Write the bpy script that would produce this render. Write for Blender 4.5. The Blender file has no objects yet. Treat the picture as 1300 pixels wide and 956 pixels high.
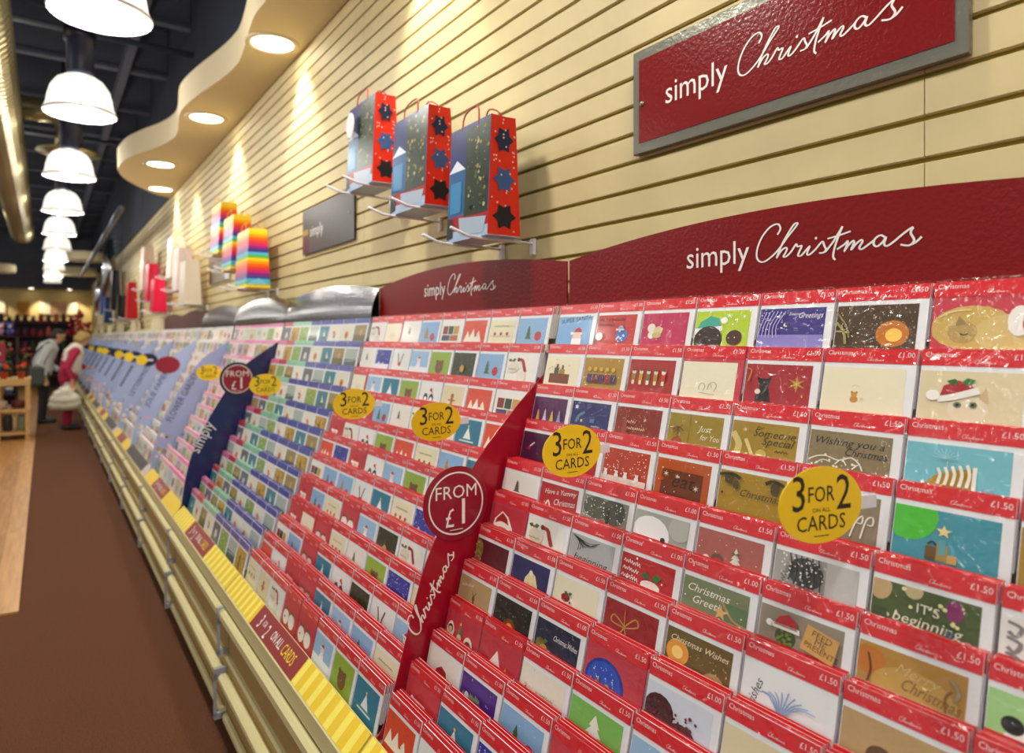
import bpy, bmesh, math, random
from mathutils import Vector, Matrix

# ------------------------------------------------------------------ camera, world, exposure
scene = bpy.context.scene
COL = scene.collection
R = math.radians
EYE = 1.5
F = 867.0
TH = math.atan(593.0 / F)
CT, ST = math.cos(TH), math.sin(TH)
cam = bpy.data.cameras.new('camera')
camo = bpy.data.objects.new('camera', cam)
COL.objects.link(camo)
cam.sensor_width = 36.0
cam.lens = 36.0 * F / 1300.0
cam.shift_y = -50.0 / 1300.0
cam.clip_start = 0.02
cam.dof.use_dof = True
cam.dof.focus_distance = 1.35
cam.dof.aperture_fstop = 3.2
camo.location = (0, 0, EYE)
camo.rotation_euler = (math.pi / 2, 0, -TH)
scene.camera = camo

w = bpy.data.worlds.new('world')
scene.world = w
w.use_nodes = True
bg = w.node_tree.nodes['Background']
bg.inputs[0].default_value = (1.0, 0.95, 0.88, 1)
bg.inputs[1].default_value = 0.30
scene.view_settings.view_transform = 'Standard'
scene.view_settings.look = 'None'
scene.view_settings.exposure = 0.38
scene.view_settings.gamma = 1.0
scene.view_settings.use_curve_mapping = False
PENDANT_W, SPOT_W = 74.0, 34.0

# ------------------------------------------------------------------ helpers
def lin(h):
    h = h.lstrip('#')
    out = []
    for i in (0, 2, 4):
        c = int(h[i:i + 2], 16) / 255
        out.append(c / 12.92 if c <= 0.04045 else ((c + 0.055) / 1.055) ** 2.4)
    return tuple(out)


class MB:
    def __init__(s):
        s.v, s.f, s.c, s.m = [], [], [], []
        s.mi = 0

    def poly(s, pts, col='#ffffff'):
        n = len(s.v)
        c = lin(col) if isinstance(col, str) else col
        s.v += [tuple(p) for p in pts]
        s.c += [c] * len(pts)
        s.f.append(list(range(n, n + len(pts))))
        s.m.append(s.mi)
        return s

    def tris(s, verts, faces, col='#ffffff'):
        n = len(s.v)
        c = lin(col) if isinstance(col, str) else col
        s.v += [tuple(p) for p in verts]
        s.c += [c] * len(verts)
        for f in faces:
            s.f.append([n + i for i in f])
            s.m.append(s.mi)
        return s

    def box(s, a, b, col='#ffffff'):
        x0, y0, z0 = a
        x1, y1, z1 = b
        vs = [(x0, y0, z0), (x1, y0, z0), (x1, y1, z0), (x0, y1, z0), (x0, y0, z1), (x1, y0, z1), (x1, y1, z1), (x0, y1, z1)]
        return s.tris(vs, [(0, 3, 2, 1), (4, 5, 6, 7), (0, 1, 5, 4), (1, 2, 6, 5), (2, 3, 7, 6), (3, 0, 4, 7)], col)

    def cbox(s, a, b, ch, col='#ffffff'):
        """box with its long (y) edges chamfered"""
        x0, y0, z0 = a
        x1, y1, z1 = b
        pr = [(x0 + ch, z0), (x1 - ch, z0), (x1, z0 + ch), (x1, z1 - ch), (x1 - ch, z1), (x0 + ch, z1), (x0, z1 - ch), (x0, z0 + ch)]
        return s.extr(pr, y0, y1, col)

    def extr(s, prof, y0, y1, col='#ffffff'):
        """profile of (x, z) extruded along y"""
        n = len(prof)
        vs = [(p[0], y0, p[1]) for p in prof] + [(p[0], y1, p[1]) for p in prof]
        fs = [tuple(range(n)), tuple(range(2 * n - 1, n - 1, -1))]
        fs += [(i, i + n, (i + 1) % n + n, (i + 1) % n) for i in range(n)]
        return s.tris(vs, fs, col)

    def tube(s, pts, rad, seg=8, col='#ffffff', cap=True):
        pts = [Vector(p) for p in pts]
        rr = rad if isinstance(rad, (list, tuple)) else [rad] * len(pts)
        rings = []
        up = None
        vs, fs = [], []
        for i, p in enumerate(pts):
            t = (pts[min(i + 1, len(pts) - 1)] - pts[max(i - 1, 0)]).normalized()
            if up is None:
                up = Vector((0, 0, 1)) if abs(t.z) < 0.9 else Vector((1, 0, 0))
            a = t.cross(up).normalized()
            b = a.cross(t).normalized()
            up = b
            for k in range(seg):
                q = 2 * math.pi * k / seg
                vs.append(p + (a * math.cos(q) + b * math.sin(q)) * rr[i])
        for i in range(len(pts) - 1):
            for k in range(seg):
                k2 = (k + 1) % seg
                fs.append((i * seg + k, i * seg + k2, (i + 1) * seg + k2, (i + 1) * seg + k))
        if cap:
            fs.append(tuple(range(seg - 1, -1, -1)))
            fs.append(tuple(range((len(pts) - 1) * seg, len(pts) * seg)))
        return s.tris(vs, fs, col)

    def lathe(s, prof, seg=24, c=(0, 0, 0), col='#ffffff', cap=False):
        """profile of (radius, z) turned about z through c"""
        vs, fs = [], []
        for r_, z in prof:
            for k in range(seg):
                q = 2 * math.pi * k / seg
                vs.append((c[0] + r_ * math.cos(q), c[1] + r_ * math.sin(q), c[2] + z))
        for i in range(len(prof) - 1):
            for k in range(seg):
                k2 = (k + 1) % seg
                fs.append((i * seg + k, i * seg + k2, (i + 1) * seg + k2, (i + 1) * seg + k))
        if cap:
            fs.append(tuple(range(seg - 1, -1, -1)))
            fs.append(tuple(range((len(prof) - 1) * seg, len(prof) * seg)))
        return s.tris(vs, fs, col)

    def capsule(s, p0, r0, p1, r1, seg=12, col='#ffffff'):
        p0, p1 = Vector(p0), Vector(p1)
        t = (p1 - p0)
        L = t.length
        t = t.normalized() if L > 1e-6 else Vector((0, 0, 1))
        pts, rs = [], []
        for a in (-80, -50, -20):
            pts.append(p0 + t * r0 * math.sin(R(a)))
            rs.append(r0 * math.cos(R(a)))
        for a in (20, 50, 80):
            pts.append(p1 + t * r1 * math.sin(R(a)))
            rs.append(r1 * math.cos(R(a)))
        return s.tube(pts, rs, seg, col)

    def ball(s, c, r, col='#ffffff', seg=12, sc=(1, 1, 1)):
        vs, fs = [], []
        nr = seg // 2
        for i in range(nr + 1):
            a = -math.pi / 2 + math.pi * (i + (0.02 if i == 0 else -0.02 if i == nr else 0)) / nr
            for k in range(seg):
                q = 2 * math.pi * k / seg
                vs.append((c[0] + r * sc[0] * math.cos(a) * math.cos(q), c[1] + r * sc[1] * math.cos(a) * math.sin(q), c[2] + r * sc[2] * math.sin(a)))
        for i in range(nr):
            for k in range(seg):
                k2 = (k + 1) % seg
                fs.append((i * seg + k, i * seg + k2, (i + 1) * seg + k2, (i + 1) * seg + k))
        fs.append(tuple(range(seg - 1, -1, -1)))
        fs.append(tuple(range(nr * seg, nr * seg + seg)))
        return s.tris(vs, fs, col)

    def mesh(s, name, mats, smooth=False):
        me = bpy.data.meshes.new(name)
        me.from_pydata(s.v, [], s.f)
        if not isinstance(mats, (list, tuple)):
            mats = [mats]
        for m in mats:
            me.materials.append(m)
        if len(mats) > 1:
            me.polygons.foreach_set('material_index', s.m)
        at = me.color_attributes.new('Col', 'FLOAT_COLOR', 'POINT')
        flat = []
        for c in s.c:
            flat += [c[0], c[1], c[2], 1.0]
        at.data.foreach_set('color', flat)
        if smooth:
            me.polygons.foreach_set('use_smooth', [True] * len(me.polygons))
        me.update()
        return me

    def build(s, name, mats, parent=None, smooth=False, loc=None):
        return link(name, s.mesh(name, mats, smooth), parent, loc)


def link(name, me, parent=None, loc=None, rot=None):
    o = bpy.data.objects.new(name, me)
    COL.objects.link(o)
    if parent is not None:
        o.parent = parent
    if loc is not None:
        o.location = loc
    if rot is not None:
        o.rotation_euler = rot
    return o


def tag(o, label, cat, group=None, kind=None):
    if label:
        o['label'] = label
    if cat:
        o['category'] = cat
    if group:
        o['group'] = group
    if kind:
        o['kind'] = kind
    return o


def thing(name, label, cat, loc=(0, 0, 0), rot=(0, 0, 0), group=None):
    o = bpy.data.objects.new(name, None)
    o.empty_display_size = 0.05
    COL.objects.link(o)
    o.location = loc
    o.rotation_euler = rot
    return tag(o, label, cat, group)


def struct(o):
    o['kind'] = 'structure'
    return o


def mat(name, col, rough=0.5, metal=0.0, coat=0.0, noise=0.0, nscale=20.0, bump=0.0, bscale=60.0, emit=0.0, spec=0.5, ecol=None):
    m = bpy.data.materials.new(name)
    m.use_nodes = True
    nt = m.node_tree
    b = nt.nodes['Principled BSDF']
    c = lin(col)
    b.inputs['Roughness'].default_value = rough
    b.inputs['Metallic'].default_value = metal
    b.inputs['Coat Weight'].default_value = coat
    b.inputs['Coat Roughness'].default_value = 0.08
    b.inputs['Specular IOR Level'].default_value = spec
    b.inputs['Base Color'].default_value = (*c, 1)
    tc = nt.nodes.new('ShaderNodeTexCoord')
    if noise > 0:
        n = nt.nodes.new('ShaderNodeTexNoise')
        n.inputs['Scale'].default_value = nscale
        n.inputs['Detail'].default_value = 4
        mx = nt.nodes.new('ShaderNodeMix')
        mx.data_type = 'RGBA'
        mx.inputs[6].default_value = (*[x * (1 - noise) for x in c], 1)
        mx.inputs[7].default_value = (*[min(1, x * (1 + noise)) for x in c], 1)
        nt.links.new(tc.outputs['Object'], n.inputs['Vector'])
        nt.links.new(n.outputs['Fac'], mx.inputs[0])
        nt.links.new(mx.outputs[2], b.inputs['Base Color'])
    if bump > 0:
        n2 = nt.nodes.new('ShaderNodeTexNoise')
        n2.inputs['Scale'].default_value = bscale
        n2.inputs['Detail'].default_value = 3
        bp = nt.nodes.new('ShaderNodeBump')
        bp.inputs['Strength'].default_value = bump
        bp.inputs['Distance'].default_value = 0.01
        nt.links.new(tc.outputs['Object'], n2.inputs['Vector'])
        nt.links.new(n2.outputs['Fac'], bp.inputs['Height'])
        nt.links.new(bp.outputs['Normal'], b.inputs['Normal'])
        if coat > 0:
            nt.links.new(bp.outputs['Normal'], b.inputs['Coat Normal'])
    if emit > 0:
        b.inputs['Emission Color'].default_value = (*(lin(ecol) if ecol else c), 1)
        b.inputs['Emission Strength'].default_value = emit
    return m


def vmat(name, rough=0.5, coat=0.0, bump=0.0, bscale=60.0, metal=0.0):
    m = mat(name, '#ffffff', rough, metal, coat, bump=bump, bscale=bscale)
    nt = m.node_tree
    a = nt.nodes.new('ShaderNodeVertexColor')
    a.layer_name = 'Col'
    nt.links.new(a.outputs['Color'], nt.nodes['Principled BSDF'].inputs['Base Color'])
    return m


M = {}
M['print'] = vmat('printed_card', 0.4, 0.08)
M['print_matt'] = vmat('printed_matt', 0.6)
M['cloth'] = vmat('cloth', 0.85, bump=0.3, bscale=120)
M['bag_print'] = vmat('bag_paper', 0.3)
M['bag_print'].node_tree.nodes['Principled BSDF'].inputs['Specular IOR Level'].default_value = 0.22
M['white_card'] = mat('white_card', '#eef0f6', 0.45, coat=0.3, noise=0.03, nscale=30)
M['red_header'] = mat('red_header', '#dc1c2a', 0.35, coat=0.5, noise=0.04, nscale=15)
M['slat'] = mat('slat_laminate', '#d6c695', 0.55, noise=0.10, nscale=9)
M['groove'] = mat('slat_groove', '#a08a24', 0.6, noise=0.1, nscale=8)
M['plaster'] = mat('cream_plaster', '#e6d8b2', 0.75, noise=0.03, nscale=3)
M['soffit'] = mat('soffit_paint', '#e8d9b4', 0.7, noise=0.03, nscale=2)
M['cream'] = mat('cream_laminate', '#e3d9a2', 0.42, noise=0.05, nscale=12)
M['tan'] = mat('shaded_cream_laminate', '#b0935c', 0.5, noise=0.06, nscale=10)  # brown stands for shade on the cabinet fronts, put into the colour
M['grey_plastic'] = mat('grey_plastic', '#a9abb2', 0.4, noise=0.04)
M['white_plastic'] = mat('white_plastic', '#e6e4ee', 0.35, noise=0.03)
M['acrylic'] = mat('shelf_acrylic', '#d8c9b8', 0.25, noise=0.03)
M['gloss_red'] = mat('embossed_red_board', '#80070c', 0.24, coat=0.0, noise=0.04, nscale=6, bump=0.13, bscale=110, spec=0.42)
M['fin_red'] = mat('divider_red', '#a40f28', 0.22, coat=0.15, noise=0.05, nscale=4)
M['badge_red'] = mat('badge_red', '#94102c', 0.3, coat=0.4, noise=0.04, nscale=8)
M['fin_navy'] = mat('divider_navy', '#12225e', 0.2, coat=0.5, noise=0.25, nscale=6)
M['fin_blue'] = mat('divider_pale_blue', '#a9b9e4', 0.4, coat=0.2, noise=0.05, nscale=3)
M['navy'] = mat('badge_navy', '#10143a', 0.35, coat=0.3, noise=0.05)
M['yellow'] = mat('wobbler_yellow', '#f6d21c', 0.4, coat=0.2, noise=0.03)
M['white_ink'] = mat('white_ink', '#f4f1ee', 0.5, noise=0.02)
M['dark_ink'] = mat('dark_ink', '#2a2620', 0.5, noise=0.02)
M['blue_ink'] = mat('navy_ink', '#2c3560', 0.5, noise=0.02)
M['frame_silver'] = mat('brushed_silver', '#7e7d72', 0.3, metal=0.55, noise=0.06, nscale=30, bump=0.12, bscale=90)
M['mirror_board'] = mat('mirror_board', '#a2a3aa', 0.20, metal=0.95, noise=0.12, nscale=4, bump=0.1, bscale=40)
M['dark_board'] = mat('dark_metal_board', '#4a4648', 0.3, metal=0.8, noise=0.15, nscale=5, bump=0.05, bscale=40)
M['mauve_board'] = mat('mauve_board', '#7c5a5c', 0.35, metal=0.4, noise=0.12, nscale=5)
M['ceiling'] = mat('ceiling_dark', '#3c4254', 0.9, noise=0.3, nscale=2)
M['steel_dark'] = mat('joist_dark', '#555a68', 0.7, metal=0.0, noise=0.25, nscale=4)
M['pipe'] = mat('pipe_grey', '#6f7680', 0.45, metal=0.5, noise=0.15, nscale=6)
M['duct'] = mat('galvanised_duct', '#b8ad86', 0.32, metal=0.85, noise=0.12, nscale=8)
M['housing'] = mat('lamp_housing', '#161b2e', 0.4, metal=0.3, noise=0.1)


def globe_mat():
    m = mat('lamp_glass', '#2c2b28', 0.25, emit=0.95, noise=0.02, ecol='#fff6e6')
    nt = m.node_tree
    b = nt.nodes['Principled BSDF']
    tr = nt.nodes.new('ShaderNodeBsdfTransparent')
    mx = nt.nodes.new('ShaderNodeMixShader')
    wv = nt.nodes.new('ShaderNodeTexNoise')
    wv.inputs['Scale'].default_value = 14
    mp = nt.nodes.new('ShaderNodeMapRange')
    mp.inputs[3].default_value = 0.6
    mp.inputs[4].default_value = 0.85
    nt.links.new(wv.outputs['Fac'], mp.inputs[0])
    nt.links.new(mp.outputs[0], mx.inputs[0])
    nt.links.new(tr.outputs[0], mx.inputs[1])
    nt.links.new(b.outputs[0], mx.inputs[2])
    nt.links.new(mx.outputs[0], nt.nodes['Material Output'].inputs['Surface'])
    return m


M['globe'] = globe_mat()
M['lens'] = mat('downlight_lens', '#fffdf4', 0.3, emit=9.0, noise=0.02, ecol='#fff4dc')
M['ring'] = mat('downlight_ring', '#d8c9a0', 0.4, noise=0.03)
M['wood'] = mat('display_wood', '#cfa566', 0.5, noise=0.15, nscale=8)
M['dark_shelf'] = mat('dark_shelf', '#3a2420', 0.6, noise=0.2, nscale=6)
M['wallfar'] = mat('far_wall_paint', '#dcc486', 0.75, noise=0.04, nscale=2)


def carpet_mat():
    m = mat('carpet', '#6b4022', 0.95, bump=0.5, bscale=400)
    nt = m.node_tree
    b = nt.nodes['Principled BSDF']
    tc = nt.nodes.new('ShaderNodeTexCoord')
    n = nt.nodes.new('ShaderNodeTexNoise')
    n.inputs['Scale'].default_value = 160
    n.inputs['Detail'].default_value = 5
    r = nt.nodes.new('ShaderNodeValToRGB')
    r.color_ramp.elements[0].position = 0.3
    r.color_ramp.elements[0].color = (*lin('#4e2911'), 1)
    r.color_ramp.elements[1].position = 0.7
    r.color_ramp.elements[1].color = (*lin('#774520'), 1)
    nt.links.new(tc.outputs['Object'], n.inputs['Vector'])
    nt.links.new(n.outputs['Fac'], r.inputs['Fac'])
    nt.links.new(r.outputs['Color'], b.inputs['Base Color'])
    return m


M['carpet'] = carpet_mat()


def plank_mat():
    m = mat('wood_plank', '#c08546', 0.35, coat=0.2)
    nt = m.node_tree
    b = nt.nodes['Principled BSDF']
    tc = nt.nodes.new('ShaderNodeTexCoord')
    mp = nt.nodes.new('ShaderNodeMapping')
    mp.inputs['Scale'].default_value = (14, 1.2, 14)
    n = nt.nodes.new('ShaderNodeTexNoise')
    n.inputs['Scale'].default_value = 3
    n.inputs['Detail'].default_value = 6
    oi = nt.nodes.new('ShaderNodeObjectInfo')
    ad = nt.nodes.new('ShaderNodeMath')
    ad.operation = 'MULTIPLY_ADD'
    ad.inputs[1].default_value = 0.4
    r = nt.nodes.new('ShaderNodeValToRGB')
    r.color_ramp.elements[0].position = 0.35
    r.color_ramp.elements[0].color = (*lin('#a8713a'), 1)
    r.color_ramp.elements[1].position = 0.95
    r.color_ramp.elements[1].color = (*lin('#dca561'), 1)
    nt.links.new(tc.outputs['Object'], mp.inputs['Vector'])
    nt.links.new(mp.outputs['Vector'], n.inputs['Vector'])
    nt.links.new(oi.outputs['Random'], ad.inputs[0])
    nt.links.new(n.outputs['Fac'], ad.inputs[2])
    nt.links.new(ad.outputs[0], r.inputs['Fac'])
    nt.links.new(r.outputs['Color'], b.inputs['Base Color'])
    return m


M['plank'] = plank_mat()


def sleeve_mat():
    m = bpy.data.materials.new('cellophane')
    m.use_nodes = True
    nt = m.node_tree
    for n in list(nt.nodes):
        nt.nodes.remove(n)
    out = nt.nodes.new('ShaderNodeOutputMaterial')
    tr = nt.nodes.new('ShaderNodeBsdfTransparent')
    gl = nt.nodes.new('ShaderNodeBsdfGlossy')
    gl.inputs['Roughness'].default_value = 0.2
    mx = nt.nodes.new('ShaderNodeMixShader')
    tc = nt.nodes.new('ShaderNodeTexCoord')
    oi = nt.nodes.new('ShaderNodeObjectInfo')
    va = nt.nodes.new('ShaderNodeVectorMath')
    va.operation = 'ADD'
    n2 = nt.nodes.new('ShaderNodeTexNoise')
    n2.inputs['Scale'].default_value = 34
    n2.inputs['Detail'].default_value = 2
    n2.inputs['Distortion'].default_value = 1.5
    bp = nt.nodes.new('ShaderNodeBump')
    bp.inputs['Strength'].default_value = 0.35
    bp.inputs['Distance'].default_value = 0.02
    nt.links.new(tc.outputs['Object'], va.inputs[0])
    nt.links.new(oi.outputs['Location'], va.inputs[1])
    nt.links.new(va.outputs[0], n2.inputs['Vector'])
    nt.links.new(n2.outputs['Fac'], bp.inputs['Height'])
    nt.links.new(bp.outputs['Normal'], gl.inputs['Normal'])
    mx.inputs[0].default_value = 0.055
    nt.links.new(tr.outputs[0], mx.inputs[1])
    nt.links.new(gl.outputs[0], mx.inputs[2])
    nt.links.new(mx.outputs[0], out.inputs['Surface'])
    return m


M['sleeve'] = sleeve_mat()

# ------------------------------------------------------------------ lettering
_tc = {}


def text2d(s, size=1.0, shear=0.0):
    """flat letters of the built-in face, as (verts, faces, width)"""
    key = (s, shear)
    if key not in _tc:
        cu = bpy.data.curves.new('lettering_source', 'FONT')
        cu.body = s
        cu.size = 1.0
        cu.shear = shear
        cu.resolution_u = 2
        ob = bpy.data.objects.new('lettering_source', cu)
        me = ob.to_mesh()
        vs = [(v.co.x, v.co.y) for v in me.vertices]
        fs = [tuple(p.vertices) for p in me.polygons]
        ob.to_mesh_clear()
        bpy.data.objects.remove(ob)
        bpy.data.curves.remove(cu)
        _tc[key] = (vs, fs)
    vs, fs = _tc[key]
    return [(x * size, y * size) for x, y in vs], fs


def catmull(pts, n=4):
    out = []
    for i in range(len(pts) - 1):
        p0 = pts[max(i - 1, 0)]
        p1, p2 = pts[i], pts[i + 1]
        p3 = pts[min(i + 2, len(pts) - 1)]
        for k in range(n):
            t = k / n
            out.append(tuple(0.5 * (2 * b + (c - a) * t + (2 * a - 5 * b + 4 * c - d) * t * t + (3 * b - a - 3 * c + d) * t ** 3)
                             for a, b, c, d in zip(p0, p1, p2, p3)))
    out.append(pts[-1])
    return out


def ribbon2d(pts, wd):
    vs, fs = [], []
    for i, p in enumerate(pts):
        a, b = pts[max(i - 1, 0)], pts[min(i + 1, len(pts) - 1)]
        tx, ty = b[0] - a[0], b[1] - a[1]
        L = math.hypot(tx, ty) or 1
        nx, ny = -ty / L, tx / L
        ww = wd * (0.8 + 0.4 * abs(ty / L)) * 0.5
        vs += [(p[0] + nx * ww, p[1] + ny * ww), (p[0] - nx * ww, p[1] - ny * ww)]
    for i in range(len(pts) - 1):
        fs.append((2 * i, 2 * i + 1, 2 * i + 3, 2 * i + 2))
    return vs, fs


_script = [
    [(545, 128), (563, 98), (548, 73), (505, 86), (460, 130), (430, 185), (420, 235), (433, 265), (465, 270), (510, 243), (555, 202), (605, 140), (650, 90), (661, 72), (640, 78), (602, 130), (566, 190), (540, 250)],
    [(540, 250), (565, 214), (590, 196), (601, 202), (590, 225), (580, 241), (597, 240), (625, 215), (652, 178), (660, 190), (683, 186), (670, 215), (663, 235), (680, 235), (705, 210), (727, 188), (716, 213), (713, 229), (727, 229), (757, 204), (793, 166), (803, 185), (812, 204), (800, 219), (776, 222)],
    [(808, 217), (850, 166), (896, 94)], [(896, 94), (878, 136), (858, 190), (849, 238), (860, 254)], [(820, 152), (875, 138), (936, 118)],
    [(868, 204), (905, 180), (922, 164), (915, 190), (903, 214), (925, 184), (947, 164), (952, 172), (938, 206), (960, 180), (985, 160), (992, 168), (977, 195), (988, 203), (1015, 185), (1048, 160)],
    [(1097, 150), (1075, 139), (1050, 156), (1044, 180), (1060, 190), (1085, 170), (1100, 148), (1091, 178), (1105, 188), (1135, 168), (1180, 130), (1216, 106), (1206, 130), (1221, 163), (1200, 186), (1163, 182)], [(1200, 186), (1228, 172), (1252, 148)]]


def script_christmas(width, n=4, wd=9.0):
    """the cursive word as (verts, faces), baseline at y = 0, left at x = 0"""
    k = width / 835.0
    V, Fc = [], []

    def flat(p):
        return ((p[0] - 415) * k, (270 - 0.107 * (p[0] - 460) - p[1]) * k)
    for st in _script:
        v, f = ribbon2d(catmull([flat(p) for p in st], n), wd * k)
        o = len(V)
        V += v
        Fc += [tuple(i + o for i in q) for q in f]
    c = flat((760, 149))
    o = len(V)
    V += [(c[0] + 7 * k * math.cos(a * math.pi / 4), c[1] + 7 * k * math.sin(a * math.pi / 4)) for a in range(8)]
    Fc.append(tuple(range(o, o + 8)))
    return V, Fc


def lettering(name, items, mt, parent, loc, rot, thick=0.0006):
    """items: (verts2d, faces, dx, dy); built as a flat raised print"""
    b = MB()
    for vs, fs, dx, dy in items:
        b.tris([(x + dx, y + dy, thick + (i * 2e-7)) for i, (x, y) in enumerate(vs)], fs)
    return link(name, b.mesh(name, mt), parent, loc, rot)


WALLROT = (math.pi / 2, 0, -math.pi / 2)      # print that faces the aisle (-X)
ENDROT = (math.pi / 2, 0, 0)                  # print that faces back along the aisle (-Y)


def width_of(vs):
    return max(p[0] for p in vs) - min(p[0] for p in vs)


# ------------------------------------------------------------------ the place: numbers
WALLX = 1.22
P = 1.25
Y0 = 1.427
SOFFZ = EYE + 1.64
TOPS = [(1.1296, .082), (1.089, -.0195), (1.049, -.121), (1.0144, -.207), (.9553, -.301), (.9186, -.3767), (.8776, -.4542), (.8314, -.5316), (.7946, -.611), (.7464, -.679), (.6913, -.7368), (.6438, -.7944)]
TILT = R(13)
FARY = 26.0
rnd = random.Random(7)

# floor
b = MB()
b.box((-7, -4, -0.1), (WALLX + 0.2, FARY + 0.2, 0.0))
floor = struct(b.build('floor', M['carpet']))
bp = MB()
bp.box((-0.062, 0, 0.0), (0.062, 1.85, 0.012))
pm = bp.mesh('plank', M['plank'])
for ix in range(7):
    x = -0.18 - ix * 0.126
    for iy in range(12):
        o = link('plank', pm, floor, (x, 4.58 + iy * 1.853 , 0.0))
# right wall with slats
b = MB()
b.box((WALLX + 0.012, -3.5, 0), (WALLX + 0.14, FARY, 5.3))
wall = struct(b.build('wall_right', M['groove']))
b = MB()
b.box((WALLX, -3.5, SOFFZ + 0.02), (WALLX + 0.012, FARY, 5.3))
b.build('upper_wall_lining', M['ceiling'], wall)
pitch = 0.0707
sm = MB()
sm.extr([(WALLX, .0050), (WALLX, pitch - .0068), (WALLX + .002, pitch - .0058), (WALLX + 0.011, pitch - .0058), (WALLX + 0.011, .0036), (WALLX + .0022, .0036), (WALLX + .0022, .0050)], 0, 2.438)
slat = sm.mesh('slat', M['slat'])
zb = EYE + 0.2989
for j in range(-6, 19):
    for i in range(-1, 11):
        link('slat', slat, wall, (0, 0.557 + (i - 1) * 2.44, zb + j * pitch))
# far wall, ceiling
b = MB()
b.box((-7, FARY, 0), (WALLX + 0.14, FARY + 0.15, 5.3))
struct(b.build('wall_back', M['wallfar']))
b = MB()
b.box((-7, -4, 5.2), (WALLX + 0.2, FARY + 0.2, 5.3))
ceil = struct(b.build('ceiling', M['ceiling']))
b = MB()
b.box((-7, -0.05, 4.62), (WALLX, 0.05, 4.66))
b.box((-7, -0.012, 4.66), (WALLX, 0.012, 5.16))
b.box((-7, -0.05, 5.16), (WALLX, 0.05, 5.2))
jm = b.mesh('joist', M['steel_dark'])
for i in range(16):
    link('joist', jm, ceil, (0, 1.2 + i * 1.6, 0))
b = MB()
b.box((-0.04, -4, 4.5), (0.04, FARY, 4.62))
gm = b.mesh('purlin', M['steel_dark'])
for x in (-2.6, -1.4, 0.75):
    link('purlin', gm, ceil, (x, 0, 0))
# band above the far shelving, dark bulkhead under the ceiling
b = MB()
b.box((-7, FARY - 0.6, 3.0), (WALLX, FARY, 5.2))
struct(b.build('trim_1', M['steel_dark']))

# ceiling pipes
def pipe(pts, r_, label, m='pipe', name='ceiling_pipe', seg=10):
    return tag(MB().tube(pts, r_, seg).build(name, M[m], None, True), label, 'pipe', None)


pipe([(-4, 5.1, 4.2), (WALLX, 5.1, 4.2)], 0.035, 'grey ceiling pipe crossing above the second pendant lamp')
pipe([(-4, 7.4, 4.3), (WALLX, 7.4, 4.3)], 0.03, 'grey ceiling pipe crossing beside the round diffuser')
pipe([(-4, 10.6, 4.1), (WALLX, 10.6, 4.1)], 0.03, 'grey ceiling pipe crossing beyond the wavy soffit')
pipe([(0.74, 9.2, 3.02), (0.74, 20, 3.02)], 0.035, 'slim tube running lengthwise beyond the end of the wavy soffit')

# ducts
b = MB()
npt = 150
pts, rs = [], []
for i in range(npt):
    y = 1.0 + i * 0.115
    pts += [(-0.40, y, EYE + 2.25), (-0.40, y + .095, EYE + 2.25), (-0.40, y + .1, EYE + 2.25), (-0.40, y + .11, EYE + 2.25)]
    rs += [0.205, 0.205, 0.212, 0.212]
b.tube(pts, rs, 20)
duct = b.build('spiral_duct', M['duct'], None, False)
tag(duct, 'large ribbed galvanised spiral duct running the length of the ceiling', 'duct')
t = thing('air_diffuser', 'round ceiling air diffuser on a galvanised drop branching off the duct', 'diffuser', (0.22, 9.0, EYE + 2.05))
MB().tube([(-0.45, 0, .42), (-.1, 0, .42), (-.03, 0, .40), (0, 0, .34), (0, 0, .03)], .13, 16).build('drop_duct', M['duct'], t, True)
MB().lathe([(.12, .06), (.14, .03), (.30, .0), (.31, -.02), (.10, -.03), (.02, -.035)], 28, cap=True).build('diffuser_plate', M['duct'], t, True)

# ------------------------------------------------------------------ wavy soffit with downlights
edge = [(-3.4, .93), (-2.6, .86), (-1.7, .93), (-.8, .86), (.2, .94), (1.0, .87), (2.0, .95), (2.8, .92), (3.4, .89), (3.66, .885), (4.17, .945), (4.37, .95), (4.64, .92), (5.0, .86), (5.3, .822), (5.55, .818), (5.95, .868), (6.2, .875), (6.48, .83), (6.85, .71), (7.2, .62), (7.6, .585), (7.75, .595), (8.07, .67), (8.34, .79), (8.6, .93), (8.8, 1.06), (8.95, WALLX - .001)]
ec = catmull(edge, 6)
ec = [(y, min(x, WALLX - .001)) for y, x in ec]
b = MB()
n = len(ec)
lo = [(x, y, SOFFZ) for y, x in ec]
hi = [(x, y, SOFFZ + .2) for y, x in ec]
wl = [(WALLX - .0005, y, SOFFZ) for y, x in ec]
wh = [(WALLX - .0005, y, SOFFZ + .2) for y, x in ec]
vs = lo + hi + wl + wh
fs = []
for i in range(n - 1):
    fs += [(i, i + 1, n + i + 1, n + i), (i, 2 * n + i, 2 * n + i + 1, i + 1), (n + i, n + i + 1, 3 * n + i + 1, 3 * n + i)]
b.tris(vs, fs)
sof = b.build('trim_2', M['soffit'])
struct(sof)
sof['label'] = 'wavy cream plaster soffit along the top of the slatted wall'


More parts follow.
